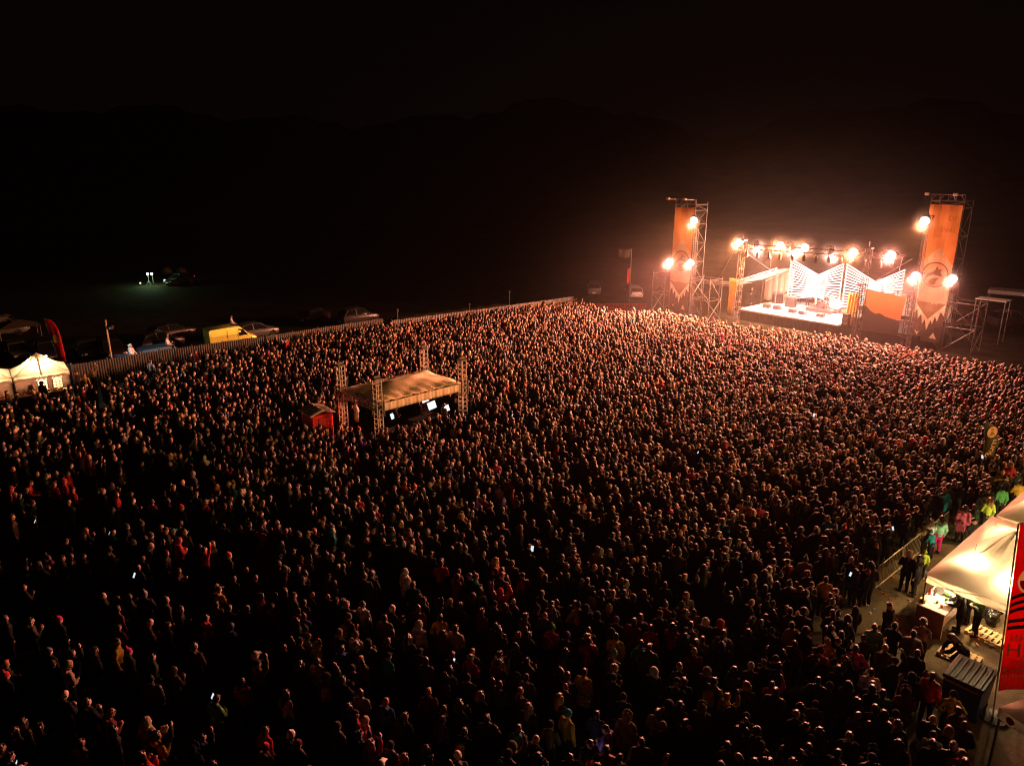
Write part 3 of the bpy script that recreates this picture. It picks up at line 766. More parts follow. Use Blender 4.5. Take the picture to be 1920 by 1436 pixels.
lampspec = [
    (at_y(1302, 412, 76.8), 1.0, AMBER, 'top stage lamp on the left banner tower, in front of its orange cloth', LENS),
    (at_y(1256, 490, 76.8), 1.0, PINK, 'outer low stage lamp of the left banner tower, beyond the banner edge', LENSP),
    (at_y(1296, 492, 76.8), 1.0, PINK, 'inner low stage lamp of the left banner tower, on the banner edge', LENSP),
    (at(1388, 453, 8.5), .9, AMBER, 'stage lamp at the left end of the truss, on top of the lattice mast', LENS),
    (at(1465, 459, 8.5), 1.2, AMBER, 'stage lamp on the truss above the left peak of the zigzag backdrop', LENS),
    (at(1511, 463, 8.5), 1.2, AMBER, 'stage lamp on the truss above the first valley of the zigzag backdrop', LENS),
    (at(1601, 472, 8.5), 1.2, AMBER, 'stage lamp on the truss above the middle peak of the zigzag backdrop', LENS),
    (at(1672, 477, 8.5), 1.0, PINK, 'stage lamp at the right end of the truss next to a small spotlight', LENSP),
    (at_y(1735, 413, 62.8), 1.0, AMBER, 'top stage lamp beside the orange cloth of the right banner tower', LENS),
    (at_y(1718, 517, 62.8), 1.0, PINK, 'low stage lamp at the left edge of the right banner tower', LENSP),
    (at_y(1787, 522, 62.8), 1.0, PINK, 'low stage lamp at the right edge of the right banner tower', LENSP),
]
for p, k, c, lb, le in lampspec:
    stage_light(p, CROWD_AIM.lerp(Vector((p.x, p.y, 1)) - U * 13, .4).lerp(Vector((p.x * .77, p.y * .77, 1)), .7 if p.x > 30 else .2), LPOW * k, c, lb, 'stage lamps shining at the crowd', .42, le, 118, 500 if p.z > 9 or p.z < 7.5 else 3400)

# ---- front truss with its masts, and the small lamps hanging from it
A0, A1 = at(1381, 462, 8.35), at(1692, 484, 8.35)
t = thing('lighting_truss', 'long lattice truss high over the stage front carrying the row of lamps', 'truss', (0, 0, 0))
bk = U * .55
mb = MB(); lattice(mb, A0 + bk, A1 + bk, .42, .5, .022, .013); mb.build('truss_beam', TRUSSB, t)
rr = random.Random(9)
for k in range(13):
    p = (A0 + bk).lerp(A1 + bk, (k + .7) / 13.4)
    h = MB(); h.tube(p + Vector((0, 0, -.2)), p + Vector((0, 0, -.42)), .03); h.lathe([(.13, -.42), (.16, 0), (.10, .2)], 8, p + Vector((0, 0, -.62)), Matrix.Rotation(rr.uniform(-.6, .2), 3, 'X')); h.build('par_can', BLACK, t)
for q, lb in ((A0.lerp(A1, .02), 'tall lattice mast holding up the left end of the lighting truss'), (A0.lerp(A1, .80), 'lattice mast under the right part of the lighting truss beside the orange screen')):
    b = q + bk; t = thing('lattice_mast', lb, 'mast', (b.x, b.y, 0), RS, 'masts of the lighting truss')
    mb = MB(); lattice(mb, (0, 0, .1), (0, 0, 8.9), .45, .55, .024, .014); mb.build('mast', TRUSSB if 'right part' in lb else ALU, t)
    MB().box((0, 0, .05), (1.2, 1.2, .1)).build('base_plate', STEEL, t)
    h = MB(); h.tube((0, 0, 8.9), (0, 0, 9.5), .03); h.box((0, 0, 8.95), (.6, .6, .1)); h.build('head_block', STEEL, t)
# guy wires
g = thing('guy_wires', 'thin steel guy wires running down from the lighting truss', 'wires', A0)
for a, b in ((A0, W(1.9, 4, 4.6)), (A0.lerp(A1, .25), W(-1.4, 2.2, 3.6)), (A0, W(-4, -1, 0.5)), (A1, W(14.4, 3, 4.4)), (A1.lerp(A1, 1) + V * .8, W(11.8, 2, 4.6)), (A0.lerp(A1, .24), W(0.6, 4.5, 4.9))):
    MB().tube(Vector(a) - A0, Vector(b) - A0, .022, n=4).build('wire', STEEL, g)

# ================================================================== STAGE
STAGEW = mat('stage_floor', (.42, .38, .36), .45, 0, .15, 2, .1)
s = thing('stage', 'open concert stage with a pale floor and black skirt', 'stage', ST, RS)
mb = MB(); mb.box((5.45, 4.6, 1.1), (10.9, 9.2, .18)); mb.build('deck', STAGEW, s)
mb = MB()
for i in range(56): mb.box((.1 + i * .195, -.02 + .025 * (i % 2), .5), (.19, .05, 1.0))
for i in range(46): mb.box((-.03 + .02 * (i % 2), .1 + i * .195, .5), (.05, .19, 1.0))
mb.build('skirt', DARKCLOTH, s)
mb = MB(); mb.box((14.4, 4, .55), (6.8, 7, 1.1)); mb.box((14.4, .46, 1.16), (6.8, .06, .12)); mb.build('wing_platform', DARKCLOTH, s)
MB().box((5.45, -.05, 1.13), (10.95, .04, .1)).build('front_edge', mat('stage_edge', (.5, .42, .4), .5), s)
for i in range(4):
    MB().box((-.5, 1.0 + i * .3, .14 + .28 * i), (.9, .3, .06)).build('step', STEEL, s)

# zigzag backdrop of slats, four leaves
SLAT = emit('lamplit_slat_glow', (1, .70, .63), 4.0)  # white slats lit by strong lamps; that light is put in as emission
SLATF = mat('slat_frame', (.6, .45, .4), .5)
zz = [(2.3, 6.25, 1.9, 5.6), (5.2, 4.75, 2.5, 6.4), (8.1, 6.3, 1.9, 5.6), (8.4, 6.3, 1.9, 5.6), (11.2, 4.7, 2.5, 6.4), (14.1, 6.3, 2.0, 5.6)]
nm = ['leftmost glowing leaf of the zigzag slat backdrop, falling to the right from its peak', 'second glowing leaf of the zigzag slat backdrop, rising to the right behind the band', 'third glowing leaf of the zigzag slat backdrop, falling to the right from the middle peak', 'rightmost glowing leaf of the zigzag slat backdrop, rising above the orange screen']
for (k0, k1), lb in zip(((0, 1), (1, 2), (3, 4), (4, 5)), nm):
    (a0, t0, b0, d0), (a1, t1, b1, d1) = zz[k0], zz[k1]
    p = W((a0 + a1) / 2, 6, 1.2); o = thing('backdrop_panel', lb, 'backdrop', p, RS, 'leaves of the zigzag slat backdrop'); mx_ = (a0 + a1) / 2
    mb = MB(); n = 15
    for i in range(n):
        f = i / (n - 1); z0, z1 = b0 + (t0 - b0) * f - 1.2, b1 + (t1 - b1) * f - 1.2
        mb.bar((a0 - mx_, d0 - 6, z0), (a1 - mx_, d1 - 6, z1), .04, .10)
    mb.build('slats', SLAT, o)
    for a, tp, d in ((a0, t0, d0), (a1, t1, d1)):
        MB().bar((a - mx_ + (.04 if a < mx_ else -.04), d - 6 + .1, 0), (a - mx_ + (.04 if a < mx_ else -.04), d - 6 + .1, tp - 1.15), .10, .08).build('upright', SLATF, o)
for a, b, z, k, lb in ((5.2, 5.7, 3.3, 1.0, 'strong stage lamp in the first valley of the zigzag backdrop behind the band'), (11.3, 5.7, 3.3, 1.0, 'strong stage lamp in the second valley of the zigzag backdrop beside the right platform'), (8.2, 5.0, 2.2, .7, 'strong stage lamp low behind the band under the middle peak')):
    stage_light(W(a, b, z), W(a - .5, -24, 2.5), 8000 * k, (1, .40, .28), lb, 'strong lamps at the back of the stage', .55, LENSP)
# floods that wash the floor
for a, lb in ((1.5, 'floodlight over the left of the stage floor'), (5.5, 'floodlight over the middle of the stage floor'), (9.4, 'floodlight over the right of the stage floor')):
    q = W(a, -.2, 8.0); stage_light(q, W(a, 3.6, 1.2), 24000, (1, .46, .36), lb, 'floodlights aimed down at the stage floor', .3, LENSP, 95)

# side canopies
def canopy(name, lb, pts, back, posts, beam=True):
    """pts: roof quad a,b,z corners; back: depth of the hanging back cloth"""
    c = sum((Vector(p) for p in pts), Vector()) / 4; o = thing(name, lb, 'canopy', W(c.x, c.y, 0), RS)
    rel = [Vector((p[0] - c.x, p[1] - c.y, p[2])) for p in pts]; n = 10; g = []
    for i in range(n + 1):
        f = i / n; a, b = rel[0].lerp(rel[1], f), rel[3].lerp(rel[2], f); g.append([a.lerp(b, j / n) - Vector((0, 0, .18 * math.sin(math.pi * f) * math.sin(math.pi * j / n))) for j in range(n + 1)])
    m = MB(); m.sheet(g); m.build('roof_cloth', TENTFAB, o, smooth=True)
    if beam:
        m = MB(); lattice(m, rel[0] + Vector((0, -.15, .0)), rel[1] + Vector((0, -.15, .0)), .3, .4, .035, .022); m.build('eave_truss', ALU, o)
    for p in posts:
        m = MB(); m.tube((p[0] - c.x, p[1] - c.y, .02), (p[0] - c.x, p[1] - c.y, p[2]), .05); m.build('post', ALU, o)
    if back:
        g = [[(rel[3].x + (rel[2].x - rel[3].x) * i / 24, rel[2].y - .1 + .06 * math.sin(i * 1.3), rel[3].z + (rel[2].z - rel[3].z) * i / 24 - .05 - (rel[3].z + (rel[2].z - rel[3].z) * i / 24 - back) * j / 6) for j in range(7)] for i in range(25)]
        m = MB(); m.sheet(g); m.build('back_cloth', TENTFAB, o, smooth=True)
    return o
canopy('side_canopy', 'white sloping canopy at the left side of the stage with a truss along its edge', [(-1.3, 1.0, 3.7), (2.1, 3.6, 5.3), (2.1, 7.2, 5.1), (-1.3, 6.5, 3.5)], 1.25, [(-1.2, 1.0, 3.7), (-1.2, 6.4, 3.5), (2.1, 3.6, 5.3)])
canopy('side_canopy', 'white sloping canopy behind the right side of the stage', [(11.0, 6.8, 4.9), (17.6, 5.0, 4.1), (17.6, 9.5, 4.0), (11.0, 10, 4.8)], 1.2, [(17.5, 5.0, 4.1), (17.5, 9.4, 4.0)], False)
canopy('side_canopy', 'low pale canopy between the left banner tower and the stage', [(-6.2, 2.0, 3.1), (-1.6, 1.6, 3.4), (-1.6, 5, 3.3), (-6.2, 5, 3.0)], None, [(-6.1, 2, 3.1), (-1.7, 1.6, 3.4), (-3.8, 1.8, 3.2)])

# drapes, columns, screen
OCHRE = mat('ochre_drape', (.55, .33, .07), .85, 0, .2, 3, .2)
def drape(lb, a0, a1, b, z0, z1, tw=.0):
    o = thing('drape', lb, 'drape', W((a0 + a1) / 2, b, 0), RS); w = a1 - a0; n = 26
    g = [[(-w / 2 + w * i / n * (1 - tw * j / 8) + tw * .2 * j / 8, .07 * math.sin(i * 1.1 + .3 * j) + .03 * math.sin(i * 2.3), z1 - (z1 - z0) * j / 8) for j in range(9)] for i in range(n + 1)]
    m = MB(); m.sheet(g); solid(m.build('cloth', OCHRE, o, smooth=True), .02)
    MB().tube((-w / 2 - .05, 0, z1), (w / 2 + .05, 0, z1), .03).build('rail', STEEL, o); return o
drape('ochre drape gathered at the left front corner of the stage', -1.3, -.15, -.3, .4, 4.4, .55)
drape('ochre drape hanging at the right wing beside the speakers', 11.2, 12.4, .6, 1.15, 4.3)
for a, b, h, lb in ((12.75, -.3, 5.3, 'scaffold column at the left edge of the orange screen'), (17.25, -.3, 4.9, 'scaffold column at the right edge of the orange screen')):
    o = thing('scaffold_column', lb, 'scaffold', W(a, b), RS, 'columns beside the orange screen'); m = MB(); lattice(m, (0, 0, 0), (0, 0, h), .5, .55, .028, .018); m.build('column', TRUSSB, o)
    MB().box((0, 0, h + .04), (.7, .7, .08)).build('cap', STEEL, o)
o = thing('fabric_screen', 'orange tan fabric screen with a black hill shape along its bottom', 'screen', W(15, -.45), RS)
q = [(-1.75, 4.95), (1.85, 4.65), (1.65, 2.55), (-1.8, 2.75)]
MB().prism(q, -.02, .02).build('cloth', mat('tan_screen', (.36, .17, .05), .8, 0, .12, 1.5, .15), o)
MB().prism([(-1.8, 3.5), (-1.5, 3.45), (-1.1, 3.1), (-.6, 2.85), (-.2, 2.95), (.3, 2.72), (1.0, 2.6), (1.64, 2.5), (1.6, 1.2), (-1.8, 1.2)], -.04, .0).build('hill_print', BLACK, o)
letters('OUTDOOR', .22, .002, mat('pale_print', (.6, .42, .25), .8), o, (-.6, -.045, 3.65), (R(90), 0, 0), spacing=1.3) if False else None
m = MB(); m.tube((-2.0, 0, 5.0), (2.0, 0, 4.68), .035); m.tube((-2.0, 0.05, 1.2), (1.9, 0.05, 1.2), .035); m.build('rail', STEEL, o)

# ---- on the stage
def wedge(p, rz, lb):
    o = thing('monitor_speaker', lb, 'speaker', p, rz, 'monitor wedges along the stage front')
    MB().prism([(-.35, 0), (.35, 0), (.35, .14), (.02, .42), (-.35, .36)], -.34, .34).build('cabinet', BLACK, o)
    r = Matrix.Rotation(-.70, 3, 'Y'); MB().box((.195, 0, .29), (.42, .6, .02), Matrix.Rotation(.70, 3, 'Y')).build('grille', mat('grille', (.03, .03, .03), .5, .5), o)
for px, py, lb in ((1438, 577, 'monitor speaker on the stage edge, left end of the row'), (1457, 580, 'monitor speaker on the stage edge in front of the singer in black'), (1486, 586, 'monitor speaker on the stage edge, middle of the row'), (1505, 589, 'monitor speaker on the stage edge, close right of the middle one'), (1539, 594, 'monitor speaker on the stage edge, right end of the row')):
    p = at(px, py, 1.19); wedge(p, TH, lb)
def cabinet(lb, a, b, z, w, d, h, grp):
    o = thing('loudspeaker', lb, 'speaker', W(a, b, z), RS, grp)
    MB().box((0, 0, h / 2), (w, d, h), bev=.03).build('cabinet', BLACK, o)
    m = MB()
    for zz_ in (h * .3, h * .72): m.lathe([(w * .33, 0), (w * .36, .02), (w * .3, .03), (w * .1, .01)], 14, (0, -d / 2 - .004, zz_), Matrix.Rotation(R(90), 3, 'X'))
    m.build('driver', mat('cone_paper', (.04, .04, .04), .6), o)
cabinet('black loudspeaker cabinet on the right wing, nearer the stage floor', 11.35, .75, 1.1, .75, .7, 1.2, 'loudspeakers on the right wing')
cabinet('black loudspeaker cabinet on the right wing, under the ochre drape', 12.3, .75, 1.1, .75, .7, 1.0, 'loudspeakers on the right wing')
AMP = [('wide amplifier cabinet at the back left of the stage', .9, 6.2, 1.1), ('amplifier cabinet behind the singer in black', 3.1, 5.1, 1.1), ('amplifier cabinet at the right back of the stage', 9.9, 5.0, .9)]
for lb, a, b, w in AMP:
    o = thing('amplifier', lb, 'amplifier', W(a, b, 1.19), RS, 'amplifiers on the stage'); MB().box((0, 0, .5), (w, .5, 1.0), bev=.03).build('cabinet', BLACK, o); MB().box((0, -.26, .45), (w * .9, .02, .75)).build('grille', mat('grille', (.03, .03, .03)), o); MB().box((0, 0, 1.1), (w * .9, .4, .2), bev=.02).build('amp_head', mat('amp_head', (.08, .07, .06)), o)
rz_ = thing('drum_riser', 'low black drum riser at the back of the stage', 'riser', W(6.6, 5.4, 1.19), RS); MB().box((0, 0, .2), (2.8, 2.2, .4), bev=.02).build('platform', BLACK, rz_)
d = thing('drum_kit', 'drum kit with gold cymbals on the black riser', 'drum kit', W(6.6, 5.3, 1.6), RS)
DRUM = mat('drum_shell', (.35, .03, .03), .35); HEADM = mat('drum_skin', (.75, .73, .7), .6); BRASS = mat('cymbal_brass', (.7, .5, .18), .3, .9)
MB().lathe([(.3, -.22), (.3, .22)], 18, (0, -.3, .3), Matrix.Rotation(R(90), 3, 'X')).build('bass_drum', DRUM, d)
for x, y, z, r in ((-.35, -.05, .62, .16), (.3, -.05, .62, .18), (-.7, .3, .5, .18), (.75, .3, .4, .22)): MB().lathe([(r, -.12), (r, .12)], 14, (x, y, z)).build('drum', DRUM, d)
for x, y, z in ((-.95, -.1, 1.1), (.95, -.1, 1.15), (-1.05, .4, .9), (.5, -.5, 1.3)):
    m = MB(); m.lathe([(.005, .03), (.06, .02), (.22, 0), (.001, .0)], 14, (x, y, z)); m.build('cymbal', BRASS, d); m = MB(); m.tube((x, y, 0), (x, y, z), .014, n=5); m.build('stand', STEEL, d)
for px, py, lb in ((1483, 573, 'microphone stand beside the singer in black'), (1519, 579, 'microphone stand in front of the guitarist'), (1552, 585, 'microphone stand at the right of the stage')):
    o = thing('microphone_stand', lb, 'microphone stand', at(px, py, 1.19), RS, 'microphone stands on the stage'); m = MB(); m.tube((0, 0, 0), (0, 0, 1.35), .016, n=5); m.tube((0, 0, 1.35), (.0, .35, 1.6), .013, n=5); m.lathe([(.14, 0), (.13, .03)], 12); m.build('stand', BLACK, o); MB().ball((0, .37, 1.62), .035, 8, 6).build('microphone', STEEL, o)
BAND = 'band members on the stage'
f0 = math.atan2(-U.y, -U.x)
person('singer in a long black coat with big curly hair at the left of the stage', at(1476, 571, 1.19), f0 + .5, 'singing', 'coat', 'black', 'curly hair', 'brown', 'black', 1.0, BAND)
person('guitarist in a red shirt on the stage, playing beside the singer in black', at(1499, 566, 1.19), f0, 'guitar', 'jacket', 'maroon', 'short hair', 'brown', 'black', 1.0, BAND)
person('musician in a brown jacket with both arms up in the middle of the stage', at(1514, 573, 1.19), f0, 'cheering', 'jacket', 'dark brown', 'short hair', 'black', 'navy', 1.0, BAND)
person('drummer in black sitting behind the drum kit on the riser', W(6.6, 6.0, 1.6), f0, 'sitting', 'hoodie', 'black', 'cropped hair', 'black', 'black', 1.0, BAND)
person('musician in a grey hoodie playing guitar right of the drum kit', at(1560, 577, 1.19), f0 - .2, 'guitar', 'hoodie', 'grey', 'beanie', 'red', 'navy', 1.0, BAND)
person('musician in a maroon coat at the far right of the stage floor', at(1577, 580, 1.19), f0, 'stand', 'coat', 'maroon', 'long hair', 'brown', 'black', 1.0, BAND)
person('stage hand in black standing under the left canopy behind the drape', at(1408, 570, 1.19), f0, 'crossed', 'jacket', 'black', 'short hair', 'black', 'black', 1.0, BAND)
for (px, py), lb, col in (((1499, 566), 'red electric guitar held by the guitarist beside the singer', (.4, .03, .02)), ((1560, 577), 'pale electric guitar held by the musician in grey', (.6, .5, .35))):
    p = at(px, py, 1.19); M = Matrix.Translation(p) @ Matrix.Rotation(f0, 4, 'Z')
    o = thing('electric_guitar', lb, 'guitar', M @ Vector((.2, 0, 1.08)), f0, 'electric guitars'); r = Matrix.Rotation(R(14), 3, 'X')
    m = MB(); m.prism([(-.2, -.15), (.14, -.12), (.2, -.02), (.14, .05), (.2, .14), (-.05, .16), (-.22, .1)], -.02, .02); m.v = [(v[1], -v[0] - .1, v[2]) for v in m.v]; m.build('guitar_body', mat('guitar_' + ('red' if col[0] < .5 else 'pale'), col, .25), o)
    MB().bar((0.0, 0, 0.0), (.06, .72, .1), .05, .025).build('neck', WOOD, o)
def screen_box(lb, px, py): pass

# ================================================================== BANNER TOWERS
def scaffold_box(mb, x0, x1, y0, y1, zs, r=.035, diag=True, flip=0):
    for x in (x0, x1):
        for y in (y0, y1): mb.tube((x, y, 0), (x, y, zs[-1] + .25), r, n=5)
    for k, z in enumerate(zs):
        for a, b in (((x0, y0), (x1, y0)), ((x1, y0), (x1, y1)), ((x1, y1), (x0, y1)), ((x0, y1), (x0, y0))): mb.tube((*a, z), (*b, z), r * .9, n=5)
        if diag:
            zp = zs[k - 1] if k else .1; (fa, fb) = (x0, x1) if (k + flip) % 2 else (x1, x0)
            mb.tube((fa, y0, zp), (fb, y0, z), r * .85, n=5); mb.tube((fb, y1, zp), (fa, y1, z), r * .85, n=5)
            (ga, gb) = (y0, y1) if (k + flip) % 2 else (y1, y0); mb.tube((x1, ga, zp), (x1, gb, z), r * .85, n=5); mb.tube((x0, gb, zp), (x0, ga, z), r * .85, n=5)
    return mb
ORNG = mat('orange_print', (.55, .20, .045), .8, 0, .08, 1, .1)
PALE = mat('pale_cloth_print', (.50, .33, .22), .8, 0, .06, 1, .1)
PEACH = mat('peach_print', (.52, .25, .14), .8, 0, .06, 1)
DKPR = mat('dark_print', (.09, .06, .04), .8, 0, .1, 1)
OLIV = mat('olive_print', (.20, .14, .07), .8, 0, .1, 1)
CRM = mat('cream_print', (.78, .64, .46), .8)
BRN = mat('brown_cloth', (.075, .05, .04), .85, 0, .15, 1, .1)
def banner_tower(P, h, w, lab, blab):
    t = thing('scaffold_tower', lab, 'scaffold tower', P, RS, 'scaffold towers beside the stage')
    m = MB(); scaffold_box(m, -w / 2 - .02, w / 2 + .02, .12, 2.2, [2, 4, 6, 8, 10, h - .6, h]); m.build('frame', STEEL, t)
    for sx, fl in ((-1, 0), (1, 1)):
        m = MB(); x0, x1 = sx * (w / 2 + .14), sx * (w / 2 + 2.5); scaffold_box(m, min(x0, x1), max(x0, x1), .1, 2.3, [2.2, 4.4], .038, True, fl); m.build('outrigger', STEEL, t)
    m = MB(); m.box((0, 1.2, h + .02), (w, 2.1, .05)); m.build('platform', WOOD, t)
    m = MB()
    for x in (-w / 2, -w / 4, 0, w / 4, w / 2): m.tube((x, .1, h), (x + .3 * (-1 if x > 0 else 1), .1, h + .5), .025, n=4); m.tube((x, .1, h), (x, .1, h + .55), .03, n=5)
    m.tube((-w / 2, .1, h + .55), (w / 2, .1, h + .55), .035, n=5); m.build('guard_rail', STEEL, t)
    # banner
    b = thing('festival_banner', blab, 'banner', P + Vector((0, 0, .6)) - U * .05, RS, 'tall festival banners'); H = h - .65 - .6 + .35
    Z = lambda f: f * H
    MB().prism([(-w / 2, Z(0)), (w / 2, Z(0)), (w / 2, H), (-w / 2, H)], 0, .012).build('cloth', BRN, b)
    MB().prism([(-w / 2 + .01, Z(.50)), (w / 2 - .01, Z(.50)), (w / 2 - .01, H - .01), (-w / 2 + .01, H - .01)], -.006, -.001).build('orange_field', ORNG, b)
    MB().prism([(-w / 2 + .01, Z(.30)), (0, Z(.145)), (w / 2 - .01, Z(.30)), (w / 2 - .01, Z(.575)), (0, Z(.70)), (-w / 2 + .01, Z(.575))], -.012, -.007).build('pale_field', PALE, b)
    MB().prism([(-w / 2 + .02, Z(.295)), (0, Z(.165)), (w / 2 - .02, Z(.295))], -.018, -.013).build('lower_field', OLIV, b)
    jag = [(-w / 2 + .01, Z(.295)), (-w / 2 + .05, Z(.20)), (-w * .36, Z(.235)), (-w * .31, Z(.165)), (-w * .22, Z(.205)), (-w * .16, Z(.13)), (-w * .09, Z(.165)), (0, Z(.085)),
           (w * .09, Z(.165)), (w * .16, Z(.135)), (w * .22, Z(.2)), (w * .3, Z(.16)), (w * .37, Z(.235)), (w / 2 - .05, Z(.205)), (w / 2 - .01, Z(.295)), (0, Z(.168))]
    m = MB()
    for i in range(7): m.prism([jag[i], jag[i + 1], (jag[15][0] * 0 + jag[i + 1][0], Z(.168) + (Z(.295) - Z(.168)) * abs(jag[i + 1][0]) / (w / 2)), (jag[i][0], Z(.168) + (Z(.295) - Z(.168)) * abs(jag[i][0]) / (w / 2))], -.023, -.019)
    for i in range(7, 14): m.prism([jag[i], jag[i + 1], (jag[i + 1][0], Z(.168) + (Z(.295) - Z(.168)) * abs(jag[i + 1][0]) / (w / 2)), (jag[i][0], Z(.168) + (Z(.295) - Z(.168)) * abs(jag[i][0]) / (w / 2))], -.023, -.019)
    m.build('jagged_trim', CRM, b)
    cz, rd = Z(.50), w * .40
    circ = lambda r, n=32: [(r * math.cos(2 * math.pi * i / n), cz + r * math.sin(2 * math.pi * i / n)) for i in range(n)]
    m = MB(); co, ci = circ(rd + .07), circ(rd - .04)
    for i in range(32): m.prism([co[i], co[(i + 1) % 32], ci[(i + 1) % 32], ci[i]], -.028, -.022)
    m.build('ring', DKPR, b)
    MB().prism(circ(rd - .05), -.026, -.020).build('emblem_disc', PEACH, b)
    wolf = [(-.86, -.28), (-.62, .10), (-.28, .30), (-.02, .46), (.08, .82), (.26, .52), (.58, .56), (.44, .26), (.82, -.18), (.50, -.10), (.12, -.02), (-.25, -.02), (-.55, -.22), (-.78, -.62)]
    MB().prism([(x * rd * .9, cz + z * rd * .9) for x, z in wolf], -.034, -.029).build('animal_head', DKPR, b)
    MB().prism([(x * rd * .9, cz + z * rd * .9) for x, z in [(-.55, -.78), (-.40, -.45), (-.05, -.30), (.42, -.26), (.18, -.52), (.1, -.88), (-.2, -.95)]], -.034, -.029).build('animal_neck', DKPR, b)
    TX = mat('brown_lettering', (.36, .10, .02), .8)
    letters('OF', .62, .003, TX, b, (w * .27, -.010, Z(.905)), (R(90), 0, 0))
    letters('TIVAL', .52, .003, TX, b, (w * .17, -.010, Z(.82)), (R(90), 0, 0))
    letters('2022', .28, .003, TX, b, (w * .2, -.010, Z(.765)), (R(90), 0, 0)) if False else None
    m = MB(); m.prism([(-w * .36, Z(.075)), (-w * .27, Z(.06)), (-w * .2, Z(.075)), (-w * .27, Z(.045))], -.006, -.001); m.prism([(w * .12, Z(.03)), (w * .36, Z(.03)), (w * .24, Z(.075))], -.006, -.001)
    m.build('small_marks', CRM, b)
    ripple(children(b), [H * i / 26 for i in range(1, 26)], [w * (i / 8 - .5) for i in range(1, 8)], lambda x, z: .055 * math.sin(z * 1.5 + x * 1.1) * math.sin(math.pi * z / H) + .03 * math.sin(x * 4.6 + z * .8) + .02 * math.sin(z * 4.1 - x * 2))
    # two small floodlights on arms above the cloth
    for x in (-w * .42, w * .42):
        f = MB(); f.box((x, -1.6, h + .62), (.36, .22, .22), bev=.03); f.bar((x, -1.5, h + .55), (x, .1, h + .5), .04, .04); f.build('banner_floodlight', mat('lamp_casing', (.55, .5, .45), .5), t)
        lamp('banner_wash', 'SPOT', (x, -1.65, h + .42), 190, (1, .52, .24), t, aim=(0, 1.55, -4.6), size=95, radius=.1)
    return t
banner_tower(P_L, 12.0, 2.5, 'scaffold tower left of the stage carrying a tall banner and three lamps', 'tall orange and pale banner with an animal head in a ring, left of the stage')
banner_tower(P_R, 13.0, 2.65, 'scaffold tower right of the stage carrying a tall banner and three lamps', 'tall orange and pale banner with an animal head in a ring, right of the stage')
# jib arm carrying the top lamps
for P, tgt, lb in ((P_L, lampspec[0][0], 'left'), (P_R, lampspec[8][0], 'right')):
    o = thing('lamp_mast', f'slim lattice mast in front of the {lb} banner holding its top lamp', 'mast', (tgt.x + U.x * .5, tgt.y + U.y * .5, 0), RS, 'slim masts before the banners')
    m = MB(); lattice(m, (0, 0, 0.1), (0, 0, tgt.z + .2), .30, .45, .022, .013); m.build('mast', ALU, o); MB().box((0, 0, .05), (.9, .9, .1)).build('base_plate', STEEL, o)
# ================================================================== SOUND DESK TENT (front of house)
FO = at(706, 712, 4.5); FO.z = 0                                     # foot of its front tower
FR = at(866, 676, 4.5); FL_ = at(640, 686, 4.5)
fx = (FR - FO); fx.z = 0; FLEN = fx.length; fa = math.atan2(fx.y, fx.x); fy = (FL_ - FO); fy.z = 0; FWID = fy.length
f = thing('sound_desk_tent', 'beige roofed sound desk tent standing on four lattice towers in the crowd', 'tent', FO, fa)
TANFAB = mat('tent_roof_fabric', (.86, .74, .48), .75, 0, .08, 1.2, .2)
for x, y in ((0, 0), (FLEN, 0), (0, FWID), (FLEN, FWID)):
    m = MB(); ladder_frame(m, (x, y, .1), (x, y, 4.5), .36, .3, .034, .022); m.box((x, y, .05), (.9, .9, .1)); w = m.build('tower', TALU, f)
    m = MB(); ladder_frame(m, (x, y, 2.35), (x, y, 3.25), .5, .45, .04, .028); m.build('sleeve_block', STEEL, w)
    m = MB(); m.box((x, y, 4.55), (.46, .46, .08)); m.tube((x - .2, y, 4.66), (x + .2, y, 4.66), .09, n=8); m.build('pulley_head', STEEL, w)
for a, b in (((0.25, 0), (FLEN - .25, 0)), ((0.25, FWID), (FLEN - .25, FWID)), ((0, .25), (0, FWID - .25)), ((FLEN, .25), (FLEN, FWID - .25))):
    m = MB(); lattice(m, (*a, 2.85), (*b, 2.85), .36, .4, .026, .018); m.build('beam', TALU, f)
n, k = 28, 14; g = []
for i in range(n + 1):
    row = []
    for j in range(k + 1):
        x, y = .1 + (FLEN - .2) * i / n, .05 + (FWID - .1) * j / k
        e = min(min(x, FLEN - x) / (FLEN * .40), min(y, FWID - y) / (FWID * .5)); e = max(0, min(1, e))
        z = 3.1 + .48 * e + .05 * math.sin(x * 8 + y * 3) * (1 - e) ** 2 + .02 * math.sin(x * 3.1 - y * 5) - .03 * math.sin(math.pi * e)
        row.append((x, y, z))
    g.append(row)
m = MB(); m.sheet(g); solid(m.build('roof', TANFAB, f, smooth=True), .02)
m = MB(); m.sheet([[(.2 + (FLEN - .4) * i / 90, -.22 + .007 * math.sin(i * 1.45) + .008 * math.sin(i * .6), 3.12 - .47 * j / 3) for j in range(4)] for i in range(91)]); solid(m.build('valance', TANFAB, f, smooth=True), .01)
FM = lambda x, y, z=0: FO + Matrix.Rotation(fa, 3, 'Z') @ Vector((x, y, z))
CLEAR.append(np.array([FM(x, y)[:2] for x, y in ((-.7, -.5), (FLEN + .6, -.6), (FLEN + .6, FWID + .6), (-.7, FWID + .6))]))
